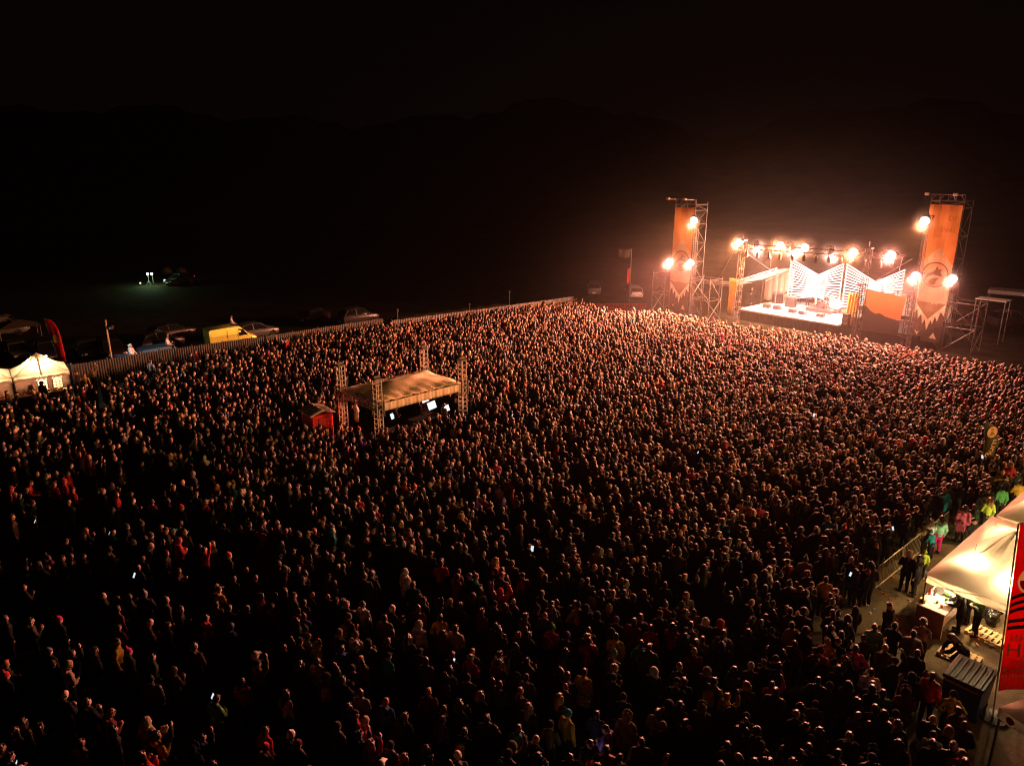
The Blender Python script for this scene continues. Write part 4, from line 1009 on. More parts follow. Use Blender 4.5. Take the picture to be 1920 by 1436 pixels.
for x, y, w, dpt, lb in ((1.6, .9, 1.8, .7, 'black trestle table at the left end of the sound desk tent'), (4.2, 1.2, 2.2, .8, 'long black table under the screens in the sound desk tent')):
    o = thing('table', lb, 'table', FM(x, y), fa, 'tables in the sound desk tent'); MB().box((0, 0, .92), (w, dpt, .05)).build('tabletop', BLACK, o)
    for sx in (-1, 1):
        for sy in (-1, 1): MB().tube((sx * (w / 2 - .08), sy * (dpt / 2 - .08), 0), (sx * (w / 2 - .08), sy * (dpt / 2 - .08), .9), .025).build('leg', STEEL, o)
SCR = emit('white_screen', (.82, .9, 1.0), 1.5)
def monitor(lb, p, rz, w, h, tilt=0.2):
    o = thing('lit_screen', lb, 'screen', p, rz, 'lit screens in the sound desk tent')
    r = Matrix.Rotation(-tilt, 3, 'X'); MB().box((0, .02, h / 2 + .06), (w + .05, .03, h + .05), r, .008).build('casing', BLACK, o)
    MB().box((0, -.004, h / 2 + .06), (w, .01, h), r).build('display', SCR, o); MB().box((0, .06, .03), (w * .4, .16, .02)).build('stand', BLACK, o)
def tent_at(px, py, z): return at(px, py, z)
cam_yaw = math.atan2(-FO.y, -FO.x)
for px, py, z, w, h, lb in ((797, 755, 1.75, .62, .38, 'topmost white screen in the middle of the sound desk tent'), (810, 768, 1.25, .75, .45, 'large white screen on the long table of the sound desk tent'), (838, 772, 1.2, .45, .36, 'small white screen near the right tower of the sound desk tent'), (738, 786, 1.0, .48, .34, 'white screen at the left end of the sound desk tent')):
    monitor(lb, at(px, py, z), fa + .25, w, h, .35)
MIX = thing('mixing_desk', 'mixing desk with small lit meters on the long table', 'mixing desk', FM(3.5, 1.1, .945), fa)
m = MB(); m.prism([(-.35, 0), (.35, 0), (.35, .1), (-.35, .25)], -.6, .6); m.v = [(v[1], v[0], v[2]) for v in m.v]; m.build('console', BLACK, MIX)
m = MB()
for i in range(12): m.box((-.55 + i * .1, .05, .16), (.03, .4, .02), Matrix.Rotation(.21, 3, 'X'))
m.build('fader', STEEL, MIX)
TENTP = 'sound crew under the tent'
for x, y, po, g, c, h, hc, lb in ((2.6, 2.2, 'reading', 'hoodie', 'black', 'peaked cap', 'black', 'sound engineer in a black hoodie and cap behind the mixing desk'), (4.4, 2.3, 'stand', 'jacket', 'charcoal', 'short hair', 'brown', 'crew member in a charcoal jacket behind the large white screen'),
        (1.2, 1.9, 'crossed', 'jacket', 'navy', 'cropped hair', 'black', 'crew member in navy with crossed arms at the left of the sound desk'), (5.2, .7, 'turned', 'hoodie', 'khaki', 'short hair', 'dark brown', 'crew member in a khaki hoodie beside the right tower of the sound desk')):
    person(lb, FM(x, y), fa + R(random.uniform(-20, 20)), po, g, c, h, hc, 'black', 1, TENTP)
# red cabin next to it
RC = at(598, 824, .35); RC.z = 0; o = thing('red_cabin', 'small red cabin with a pale ridged roof beside the sound desk tent', 'cabin', RC, fa - .06)
REDP = mat('red_plastic', (.9, .016, .016), .45, 0, .1, 2)
m = MB(); m.box((0, 0, 1.05), (1.3, 1.5, 2.1), bev=.05)
for y in (-.45, 0, .45): m.box((.655, y, 1.05), (.03, .05, 1.8))
for x in (-.4, 0, .4): m.box((x, -.755, 1.05), (.05, .03, 1.8))
m.build('wall', REDP, o)
m = MB(); m.prism([(-.78, 2.1), (-.78, 2.17), (0, 2.42), (.78, 2.17), (.78, 2.1), (0, 2.34)], -.85, .85)
for i in range(7): m.box((-.39, -.72 + i * .24, 2.29), (.82, .04, .04), Matrix.Rotation(-.31, 3, 'Y')); m.box((.39, -.72 + i * .24, 2.29), (.82, .04, .04), Matrix.Rotation(.31, 3, 'Y'))
m.build('roof', mat('pale_plastic', (.85, .76, .6), .5), o)
dd = MB().box((.1, -.775, 1.0), (.75, .03, 1.85)).build('door', mat('red_door', (.45, .01, .012), .4), o); MB().box((.38, -.81, 1.05), (.04, .05, .14)).build('handle', BLACK, dd)
CLEAR.append(np.array([(RC.x + x, RC.y + y) for x, y in ((-1.1, -1.15), (1.1, -1.15), (1.1, 1.1), (-1.1, 1.1))]))

# ================================================================== FENCE AND WHAT STANDS BEHIND IT
def corrugated(lb, pts, h, m_, tone_posts=STEEL, amp=.016, grp='metal fence panels along the field', gate=False):
    p0 = Vector(pts[0]); o = thing('metal_fence', lb, 'fence', (p0.x, p0.y, 0), 0, grp); mb = MB(); cols = []; L = 0
    for a, b in zip(pts, pts[1:]):
        a, b = Vector((a[0], a[1], 0)), Vector((b[0], b[1], 0)); d = (b - a); l = d.length; d.normalize(); nrm = Vector((-d.y, d.x, 0)); n = int(l / .045)
        for i in range(n + 1):
            q = a + d * (l * i / n) + nrm * (amp if (i // 2) % 2 else -amp) - Vector((p0.x, p0.y, 0)); cols.append([(q.x, q.y, 0.03), (q.x, q.y, h + .012 * math.sin(i * .18))])
        for i in range(int(l / 2.4) + 1):
            q = a + d * min(l, i * 2.4) + nrm * .09 - Vector((p0.x, p0.y, 0)); MB().box((q.x, q.y, (h + .1) / 2), (.06, .06, h + .1)).build('post', tone_posts, o)
    mb.sheet(cols); solid(mb.build('sheeting', m_, o), .008)
    r = MB()
    for a, b in zip(pts, pts[1:]):
        a, b = Vector((a[0] - p0.x, a[1] - p0.y, h - .06)), Vector((b[0] - p0.x, b[1] - p0.y, h - .06)); d = (b - a).normalized(); nrm = Vector((-d.y, d.x, 0)); r.bar(a + nrm * .055, b + nrm * .055, .04, .05)
    r.build('rail', tone_posts, o); return o
GREYSH = mat('grey_sheeting', (.06, .058, .054), .45, .3, .3, 1.2, .1, stretch=(1, 1, .3))
WHITESH = mat('white_sheeting', (.20, .18, .17), .5, 0, .15, 1.5, .05, stretch=(1, 1, .3))
F1 = [at(134, 684, 2), at(300, 657, 2), at(497, 630, 2)]
F2 = [at(499, 630, 2), at(612, 613, 2), at(718, 597, 2)]
F3 = [at(735, 603, 1.9), at(900, 580, 2), at(1075, 556, 2)]
corrugated('grey corrugated metal fence beside the lit food tents', F1, 2.0, GREYSH)
corrugated('weathered pale metal fence behind the crowd, between the yellow van and the white fence', F2, 2.0, mat('weathered_sheeting', (.085, .075, .065), .5, .1, .3, 1.2))
corrugated('long white metal fence running towards the stage', F3, 2.0, WHITESH)
o = thing('earth_bank', 'low earth bank behind the white fence', 'bank', (F3[0].x, F3[0].y, 0)); o['kind'] = 'structure'
m = MB(); g = []
for i in range(40):
    q = F3[0].lerp(F3[2], i / 39 * .9 - .02) - F3[0]; row = []
    for j in range(8): s_ = j / 7; row.append((q.x - V.x * (.5 + 5 * s_), q.y - V.y * (.5 + 5 * s_), 1.55 * math.sin(math.pi * s_) * min(1, (39 - i) / 8, i / 6 + .2) + .08 * math.sin(i * 1.7 + j)))
    g.append(row)
m.sheet(g); m.build('bank', MATS['trampled_ground'], o, smooth=True)
for px, py, b in ((880, 574, 590), (955, 549, 566), (745, 584, 600)):
    q = at(px, b, 0) ; q = at_y(px, py, F3[0].lerp(F3[2], (px - 735) / 340).y + 2.5)
    o = thing('marker_post', f'thin marker post with a dark top behind the white fence, {"far" if px == 955 else "middle" if px == 880 else "near"} one', 'post', (q.x, q.y, 0), 0, 'marker posts behind the fence'); MB().tube((0, 0, 0), (0, 0, q.z), .035).build('pole', mat('post_red', (.3, .08, .06), .6), o); MB().box((0, 0, q.z + .12), (.16, .1, .26), bev=.02).build('cap', STEEL, o)
# red mesh barrier between the fence and the left banner tower
REDNET = mat('red_netting', (.42, .03, .025), .7)
o = thing('mesh_barrier', 'low red net barrier between the white fence and the banner tower', 'barrier', F3[2]); o.location.z = 0
a, b = Vector((0, 0, 0)), P_L + Vector((-3.2, 1.5, 0)) - F3[2]; b.z = 0
m = MB(); d = (b - a).normalized(); l = (b - a).length
for z in (.25, .5, .75, 1.0, 1.2): m.bar(a + Vector((0, 0, z)), b + Vector((0, 0, z)), .09, .03)
for i in range(int(l / .3) + 1): q = a + d * i * .3; m.bar(q, q + Vector((0, 0, 1.2)), .05, .02)
m.build('net', REDNET, o)

# ---- vehicles
CARN = 'parked cars in the dark field'
def car(name, lb, p, rz, col, kind='hatch', lit=None, plate=True, grp=CARN, gloss=.28):
    o = thing(name, lb, 'van' if 'van' in name else 'car', p, rz, grp); pm = mat('car_paint_%d_%d_%d' % tuple(int(c * 255) for c in col), col, gloss, .1, .04, 1)
    if kind == 'van':
        B = [(-2.15, .45, 1.1, .80), (-2.1, .3, 1.2, .90), (-1.2, .28, 1.2, .92), (.6, .28, 1.2, .92), (1.3, .28, 1.08, .9), (1.95, .3, .98, .84), (2.15, .42, .8, .7)]
        Cb = [(-2.12, 1.1, 1.80, .88, .80), (-1.9, 1.1, 1.88, .90, .80), (.2, 1.15, 1.92, .90, .80), (.65, 1.15, 1.86, .9, .78), (1.55, 1.0, 1.06, .84, .76)]
    else:
        k = 1.17 if kind == 'suv' else 1.0
        B = [(-2.15, .36, .80 * k, .70), (-2.05, .25, .92 * k, .82), (-1.3, .22, .96 * k, .88), (0, .22, .94 * k, .89), (.9, .22, .90 * k, .88), (1.7, .22, .82 * k, .85), (2.05, .28, .70 * k, .78), (2.15, .4, .60 * k, .64)]
        Cb = [(-2.0, .9 * k, .95 * k, .76, .72), (-1.55, .92 * k, 1.36 * k, .8, .62), (-.6, .92 * k, 1.46 * k, .81, .63), (.3, .9 * k, 1.42 * k, .81, .61), (1.05, .86 * k, .9 * k, .78, .72)]
    ring = lambda x, zl, zs, w: [(x, y, z) for y, z in ((w * .9, zl), (w, zl + .14), (w * 1.01, (zl + zs) / 2), (w * .985, zs - .1), (w * .9, zs), (-w * .9, zs), (-w * .985, zs - .1), (-w * 1.01, (zl + zs) / 2), (-w, zl + .14), (-w * .9, zl))]
    MB().loft([ring(*b) for b in B]).build('body', pm, o, smooth=35)
    rg = lambda x, zb, zt, wb, wt: [(x, wb, zb), (x, (wb + wt) / 2 + .03, (zb + zt) / 2), (x, wt, zt), (x, -wt, zt), (x, -(wb + wt) / 2 - .03, (zb + zt) / 2), (x, -wb, zb)]
    if kind == 'van':
        MB().loft([rg(*c) for c in Cb]).build('cabin', pm, o, smooth=35)
        m = MB()
        for s in (-1, 1): m.add([(.45, s * .905, 1.2), (1.28, s * .885, 1.14), (.86, s * .835, 1.66), (.45, s * .835, 1.72)], [(0, 1, 2, 3) if s < 0 else (3, 2, 1, 0)])
        m.add([(1.5, .72, 1.13), (1.5, -.72, 1.13), (.78, -.7, 1.83), (.78, .7, 1.83)], [(0, 1, 2, 3)]); w = m.build('window', GLASS, o); w.modifiers.new('s', 'SOLIDIFY').thickness = .012; w.modifiers['s'].offset = 1 if False else 0
        zt = 1.1
        m = MB(); 
        for s in (-1, 1): m.box((-.55, s * .915, 1.2), (.015, .02, 1.2)); m.box((.4, s * .915, 1.0), (.015, .02, 1.4)); m.box((-.9, s * .925, .72), (2.2, .012, .04))
        m.build('door_seam', BLACK, o)
    else:
        MB().loft([rg(*c) for c in Cb]).build('window', GLASS, o, smooth=35)
        r = [(x, zt + .012, wt + .015) for x, zb, zt, wb, wt in Cb[1:4]]
        MB().loft([[(x, w, z - .03), (x, w - .04, z + .02), (x, -w + .04, z + .02), (x, -w, z - .03)] for x, z, w in r]).build('roof', pm, o, smooth=35)
        for s in (-1, 1):
            for (x0, z0, y0), (x1, z1, y1) in (((-1.95, .95 * k, .775), (-1.5, 1.36 * k, .64)), ((1.04, .9 * k, .775), (.28, 1.42 * k, .63)), ((-.55, .92 * k, .83), (-.6, 1.45 * k, .65))): MB().bar((x0, s * y0, z0), (x1, s * y1, z1), .06, .07).build('pillar', pm, o)
    for x in (-1.32, 1.36):
        for s in (-1, 1):
            r = Matrix.Rotation(R(90) * s, 3, 'X')
            wl = MB().lathe([(.18, -.1), (.29, -.11), (.33, -.06), (.33, .06), (.29, .11), (.2, .1)], 18, (x, s * .80, .33), r).build('wheel', RUBBER, o, smooth=40)
            MB().lathe([(.02, .06), (.19, .07), (.205, .02), (.2, .0)], 14, (x, s * .82, .33), Matrix.Rotation(-R(90) * s, 3, 'X')).build('rim', STEEL, wl)
    hl = emit('headlight_lit', (.75, .82, 1), 14) if lit == 'head' else mat('headlight_glass', (.5, .5, .52), .1)
    tl = emit('tail_light_lit', (1, .06, .03), 4) if lit == 'tail' else mat('tail_light', (.3, .01, .01), .2)
    zf = .72 if kind == 'van' else .62 * (1.1 if kind == 'suv' else 1)
    for s in (-1, 1):
        MB().box((2.08, s * .55, zf), (.12, .3, .15), bev=.04).build('headlight', hl, o); MB().box((-2.1, s * .66, .78), (.1, .16, .26), bev=.03).build('tail_light', tl, o)
        MB().box((.75, s * .98, .98 if kind != 'van' else 1.2), (.12, .14, .1), bev=.03).build('mirror', BLACK, o)
    if plate:
        for x in (-2.17, 2.17): MB().box((x, 0, .5), (.02, .5, .11)).build('number_plate', mat('plate', (.7, .7, .7), .4), o)
    return o
q = at(436, 640, .9); q.z = 0
q = q - V * 1.3 + U * .35
YV = car('parked_van', 'bright yellow panel van parked behind the metal fence', q, TH - .02, (.88, .92, .16), 'van', grp='vehicles behind the metal fence', gloss=.4)
YV.scale = (1.0, 1.0, 1.08)
q2 = at(248, 669, 2.1); q2.z = 0; q2 -= V * 2.3
BV = car('parked_van', 'blue van behind the grey fence with a person sitting on its roof', q2, TH, (.05, .25, .5), 'van', grp='vehicles behind the metal fence'); BV.scale = (1.05, 1.0, .88)
q3 = at(322, 651, 1.9); q3.z = 0; q3 -= V * 2.2
B2 = car('parked_van', 'pale blue van behind the grey fence beside two sitting people', q3, TH, (.16, .3, .42), 'van', grp='vehicles behind the metal fence'); B2.scale = (.9, 1, .88)
FW = -V
cl = [(300, 655, TH + .3, (.03, .03, .035), 'suv', None, 'dark grey off-road car parked behind the blue van'), (322, 634, TH + .2, (.03, .025, .03), 'hatch', None, 'black car with red lights behind the off-road car'),
      (590, 602, TH + .5, (.015, .015, .018), 'hatch', None, 'black car glinting beyond the weathered fence'), (672, 606, TH, (.05, .05, .055), 'suv', None, 'dark car whose roof shows above the weathered fence'),
      (480, 632, TH + .1, (.10, .11, .12), 'hatch', None, 'grey car just beyond the nose of the yellow van'), (91, 671, TH - 1.55, (.02, .03, .06), 'hatch', 'head', 'dark blue car with both headlights on behind the food tents'),
      (35, 672, TH - 1.5, (.04, .06, .05), 'hatch', None, 'dark green car left of the car with lit headlights'), (168, 668, TH - 1.6, (.02, .02, .02), 'hatch', None, 'black car with a white plate right of the red flag'), (212, 668, TH - 1.6, (.03, .02, .02), 'hatch', None, 'dark maroon car with a white plate behind the wooden pole'),
      (1187, 556, TH + .9, (.5, .5, .5), 'hatch', None, 'white car parked behind the left banner tower'), (1112, 551, TH + .8, (.12, .12, .13), 'suv', None, 'dark estate car parked left of the white car'),
      (1812, 612, TH - .55, (.4, .08, .06), 'hatch', None, 'red car half hidden by the right banner tower scaffold'), (1888, 612, TH - .5, (.55, .5, .5), 'suv', None, 'white patrol-style car with a chequered side near the right edge'),  # red light falling on the half-hidden car is put into its paint
      (337, 533, TH + 3.6, (.02, .02, .02), 'hatch', 'tail', 'distant car with two red tail lights on the dark meadow'), (8, 628, TH - .3, (.14, .14, .13), 'van', None, 'old white camper van at the far left under an awning')]
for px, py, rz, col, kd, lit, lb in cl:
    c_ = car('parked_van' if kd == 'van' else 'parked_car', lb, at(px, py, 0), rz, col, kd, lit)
    if 'chequered' in lb:
        m = MB()
        for i in range(14):
            for j in range(2):
                if (i + j) % 2: 
                    for s in (-1, 1): m.box((-1.75 + i * .25, s * .905, .62 + j * .2), (.25, .012, .2))
        m.build('chequer_stripe', mat('red_stripe', (.55, .05, .04), .4), c_)
    if lit == 'head':
        for s in (-1, 1): lamp('headlight_beam', 'SPOT', (2.3, s * .55, .62), 60, (.8, .85, 1), c_, aim=(1, 0, -.1), size=70)
# awning by the camper, boxes at the right
o = thing('awning', 'faint brown awning tent beside the old camper at the far left', 'tent', at(38, 632, 0), TH); o.scale = (.55,) * 3; m = MB(); m.loft([[(-3.2, -2, 2.0), (3.2, -2, 2.0), (3.2, 2, 2.0), (-3.2, 2, 2.0)], [(-.3, -.2, 3.1), (.3, -.2, 3.1), (.3, .2, 3.1), (-.3, .2, 3.1)]]); m.build('roof', mat('brown_canvas', (.035, .024, .016), .8), o)
for x in (-3, 3):
    for y in (-1.9, 1.9): MB().tube((x, y, 0), (x, y, 2.0), .04).build('pole', STEEL, o)
o = thing('roof_tent', 'low pale pitched awning on posts behind the cars at the right edge', 'tent', at(1892, 584, 0), RS + .2); MB().prism([(-2.3, 2.3), (2.3, 2.3), (2.3, 2.42), (-2.3, 2.42)], -1.2, 1.2).build('roof', mat('pale_canvas', (.5, .42, .38), .8), o)
for x in (-2.2, 2.2):
    for y in (-1.1, 1.1): MB().tube((x, y, 0), (x, y, 2.3), .05).build('pole', STEEL, o)
MB().box((0, -1.22, 2.2), (4.6, .03, .35)).build('valance', mat('pale_canvas', (.5, .42, .38)), o)
o = thing('roof_hatch', 'small flat shelter with a bright roof beside the right scaffold', 'shelter', at(1848, 640, 0), RS); MB().box((0, 0, 4.0), (2.6, 1.6, .1), bev=.03).build('roof', WHITEFAB, o)
for x in (-1.2, 1.2):
    for y in (-.7, .7): MB().tube((x, y, 0), (x, y, 3.95), .05).build('post', STEEL, o)
# sitting people on the vans and on the fence
SITG = 'people sitting above the metal fence'
rf = lambda v, x, y, z: v.location + Matrix.Rotation(v.rotation_euler[2], 3, 'Z') @ Vector((x * v.scale[0], y * v.scale[1], z * v.scale[2]))
person('person in a white hooded jacket sitting on the roof of the blue van', rf(BV, .35, -.55, 1.80) - Vector((0, 0, .36)), TH - R(40), 'sitting', 'parka', 'white', 'raised hood', 'white', 'grey', 1.1, SITG)
person('person in white sitting on the roof of the pale blue van, nearer the fence', rf(B2, .2, -.45, 1.8) - Vector((0, 0, .42)), TH - R(30), 'sitting', 'jacket', 'white', 'short hair', 'black', 'navy', 1.0, SITG)
person('person in navy sitting on the roof of the pale blue van, at its far end', rf(B2, 1.0 - .5, .35, 1.85) - Vector((0, 0, .42)), TH - R(20), 'sitting', 'jacket', 'navy', 'short hair', 'brown', 'navy', 1.0, SITG)
person('person in a pale shirt sitting on the front of the yellow van roof', rf(YV, .2, 0, 1.9) - Vector((0, 0, .42)), TH - R(25), 'sitting', 'jacket', 'pale grey', 'short hair', 'brown', 'navy', 1.0, SITG)

# ---- poles, flags
o = thing('wooden_pole', 'tall wooden pole with a black floodlight behind the grey fence', 'pole', at_y(212, 690, at(208, 672, 2.0).y + .4)); o.location.z = 0
tp = at_y(199, 600, o.location.y); MB().tube((0, 0, 0), (0, 0, tp.z), .075, .06, 8).build('pole', WOOD, o)
m = MB(); m.box((.33, 0, tp.z - .55), (.32, .25, .3), bev=.03); m.tube((0, 0, tp.z - .55), (.2, 0, tp.z - .55), .02); m.build('floodlight', BLACK, o)
lamp('pole_flood', 'SPOT', (.35, .3, tp.z - .6), 160, (.8, .85, .9), o, aim=(.8, 1, -.9), size=120)
lamp('pole_flood', 'SPOT', (.0, -.3, tp.z - .6), 420, (.85, .92, 1), o, aim=(1.6, -.6, -1.6), size=110)
def feather(lb, p, rz, h, w, m_, base=.0, name='feather_flag', grp='feather flags'):
    o = thing(name, lb, 'flag', p, rz, grp); n = 18; left, right = [], []
    for i in range(n + 1):
        f_ = i / n; z = base + (h - base) * f_; xr = w * min(1, (1 - ((f_ - .0) ** 6)) ** .5 if f_ < 1 else 0) * (.62 + .38 * min(1, f_ * 1.5)); left.append((0, .03 * math.sin(f_ * 7), z)); right.append((xr, .05 * math.sin(f_ * 6 + 1), z))
    m = MB(); m.sheet([[l, ((l[0] + r[0]) / 2, (l[1] + r[1]) / 2 + .03, l[2]), r] for l, r in zip(left, right)]); solid(m.build('cloth', m_, o, smooth=True), .012, 0)
    m = MB(); m.path([(-.03, 0, 0), (-.03, 0, h * .96), (.03, 0, h + .03)], .025); m.build('pole', ALU, o)
    m = MB(); m.lathe([(.3, 0), (.28, .05), (.05, .08)], 12); m.build('foot', BLACK, o); return o
REDF = mat('red_flag_cloth', (.8, .015, .02), .7, 0, .1, 1)
q = at(122, 700, 0); fl = feather('red feather flag with a yellow crest beside the left food tents', at_y(119, 700, q.y), R(0), 4.5, .85, REDF, .9)
fl.location.z = 0; fl.rotation_euler = (0, R(-9), 0)
YEL = mat('yellow_print', (.75, .42, .10), .7)
m = MB(); m.prism([(.18, 2.5), (.5, 2.5), (.55, 2.8), (.5, 3.05), (.36, 3.15), (.2, 3.05), (.14, 2.8)], -.06, .10); c_ = m.build('crest', YEL, fl)
q = at(1170, 572, 0); o = thing('hanging_sheet', 'pale sheet hanging from a tall pole left of the banner tower', 'sheet', (q.x, q.y, 0), R(-20)); tp = at_y(1170, 466, q.y).z
MB().tube((.6, 0, 0), (.6, 0, tp), .05).build('pole', STEEL, o)
m = MB(); m.sheet([[(-.95 + 1.5 * i / 8 + .1 * (j / 4) * (1 if i < 4 else -1), .08 * math.sin(i * .9), tp - .05 - .95 * j / 4 - .12 * math.sin(math.pi * i / 8)) for j in range(5)] for i in range(9)]); solid(m.build('sheet', mat('dull_sheet', (.10, .085, .07), .9), o, smooth=True), .01)
m = MB(); m.sheet([[(.55 - .35 * i / 4, .03 * math.sin(i), tp - 2.2 - 1.8 * j / 6 - .2 * i / 4) for j in range(7)] for i in range(5)]); solid(m.build('pennant', REDF, o, smooth=True), .01)
# distant lamps on the meadow
DL = emit('white_lamp', (.8, .9, 1), 14)
for px, lb in ((280, 'bright work lamp on a stand on the far meadow, left of a pair'), (288, 'bright work lamp on a stand on the far meadow, right of a pair')):
    q = at(px, 536, 0); o = thing('work_lamp', lb, 'lamp', q, 0, 'work lamps on the meadow'); m = MB(); m.tube((0, 0, 0), (0, 0, 1.5), .03)
    for k in range(3): m.tube((.5 * math.cos(k * 2.1), .5 * math.sin(k * 2.1), 0), (0, 0, .7), .02)
    m.build('tripod', STEEL, o); MB().box((0, -.06, 1.65), (.24, .08, .2)).build('lamp_head', DL, o); lamp('work_light', 'POINT', (0, -.5, 1.6), 170, (.6, 1, .5), o)
q = at(310, 533, 0); o = thing('small_lamp', 'tiny white ground lamp right of the work lamps', 'lamp', q); MB().tube((0, 0, 0), (0, 0, .5), .04).build('stake', BLACK, o); MB().ball((0, 0, .55), .11).build('globe', DL, o)
q = at(264, 537, 0); o = thing('small_lamp', 'tiny dim ground lamp left of the work lamps', 'lamp', q); MB().tube((0, 0, 0), (0, 0, .4), .04).build('stake', BLACK, o); MB().ball((0, 0, .45), .10).build('globe', emit('dim_lamp', (.9, .8, .6), 3), o)
for px, lb in ((314, 'dim brown camping dome on the meadow, left one'), (341, 'dim brown camping dome on the meadow, right one')):
    o = thing('dome_tent', lb, 'tent', at(px, 512, 0), 0, 'camping domes on the meadow'); MB().lathe([(.85, 0), (.8, .4), (.55, .75), (.2, .92), (.001, .95)], 12).build('shell', mat('camping_canvas', (.16, .08, .035), .8), o, smooth=True); MB().prism([(-.25, .02), (.25, .02), (0, .6)], -.88, -.83).build('door', BLACK, o)
# ================================================================== FOOD TENTS
def gazebo(lb, o3, rz, sx, sy, eave=2.15, rise=1.15, power=90, group='lit food tents', peaks=1, lampcol=(1, .66, .32), bulbs=((.5, .5),), val=.32, legs=True, lampz=None):
    """local x 0..sx, y 0..sy; o3 is the corner"""
    o = thing('food_tent', lb, 'tent', o3, rz, group); nx, ny = 12 * peaks, 14; g = []
    for i in range(nx + 1):
        row = []
        for j in range(ny + 1):
            x, y = sx * i / nx, sy * j / ny; px = sx / peaks; xl = (x % px) / px if i < nx else 1.0
            e = min(min(xl, 1 - xl) * 2, min(y, sy - y) / sy * 2); e2 = e ** 1.12
            if peaks > 1 and .5 / peaks < x / sx < 1 - .5 / peaks: e2 = max(e2, (min(y, sy - y) / sy * 2) ** 1.1 * .78)
            sag = -.07 * math.sin(math.pi * min(1, e * 1.4)) + .012 * math.sin(x * 11 + y * 4) * (1 - e)
            row.append((x, y, eave + rise * e2 + sag))
        g.append(row)
    m = MB(); m.sheet(g); m.build('roof', TENTFAB, o, smooth=True)
    m = MB()
    for (a, b) in (((0, 0), (sx, 0)), ((sx, 0), (sx, sy)), ((sx, sy), (0, sy)), ((0, sy), (0, 0))):
        n = 24; cx, cy = sx / 2, sy / 2
        m.sheet([[(a[0] + (b[0] - a[0]) * i / n, a[1] + (b[1] - a[1]) * i / n, eave + .0 - val * k / 2 + (.015 * math.sin(i * 1.9) if k == 2 else 0)) for k in range(3)] for i in range(n + 1)])
    m.build('valance', TENTFAB, o, smooth=True)
    if legs:
        for x in [sx * i / peaks for i in range(peaks + 1)]:
            for y in (0, sy): MB().bar((min(max(x, .05), sx - .05), min(max(y, .05), sy - .05), .03), (min(max(x, .05), sx - .05), min(max(y, .05), sy - .05), eave), .05, .05).build('leg', ALU, o)
    m = MB()
    for k in range(peaks):
        cx = sx * (k + .5) / peaks; ap = (cx, sy / 2, eave + rise - .06); m.tube((cx, sy / 2, eave + .35), ap, .025, n=5)
        for x, y in ((cx - sx / peaks / 2, 0), (cx + sx / peaks / 2, 0), (cx - sx / peaks / 2, sy), (cx + sx / peaks / 2, sy), (cx, 0), (cx, sy)): m.tube((min(max(x, .06), sx - .06), min(max(y, .06), sy - .06), eave - .12), (cx, sy / 2, eave + .42), .03, n=5)
    for y in (.04, sy - .04):
        n = 2 * peaks
        for i in range(n): m.tube((sx * i / n, y, eave - .04), (sx * (i + 1) / n, y, eave - .38), .016, n=4); m.tube((sx * i / n, y, eave - .38), (sx * (i + 1) / n, y, eave - .04), .016, n=4)
    m.build('folding_frame', ALU, o)
    sm_ = MB(); zf = lambda x, y: [p for row in g for p in row if abs(p[0] - x) < sx / nx * .51 and abs(p[1] - y) < sy / ny * .51][0]
    for k in range(peaks):
        cx = sx * (k + .5) / peaks
        for e in ((cx, 0), (cx, sy), (0, 0), (sx, 0), (0, sy), (sx, sy), (0, sy / 2), (sx, sy / 2)):
            pts = [Vector(zf(e[0] + (cx - e[0]) * q, e[1] + (sy / 2 - e[1]) * q)) - Vector((0, 0, .02)) for q in (0, .2, .4, .6, .8, 1)]
            for a, b in zip(pts, pts[1:]): sm_.bar(a, b, .09 if e[0] == cx else .05, .006)
    sm_.build('roof_seam', WHITEFAB, o)
    for bx, by in bulbs:
        z = lampz or (eave + .28); b = MB(); b.tube((sx * bx, sy * by, z), (sx * bx, sy * by, z + .5), .01, n=4); b.build('cable', BLACK, o); MB().ball((sx * bx, sy * by, z - .05), .07).build('bulb', emit('warm_bulb', (1, .85, .6), 60), o)
        lamp('bulb_light', 'POINT', (sx * bx, sy * by, z - .22), power, lampcol, o, radius=.06)
    return o
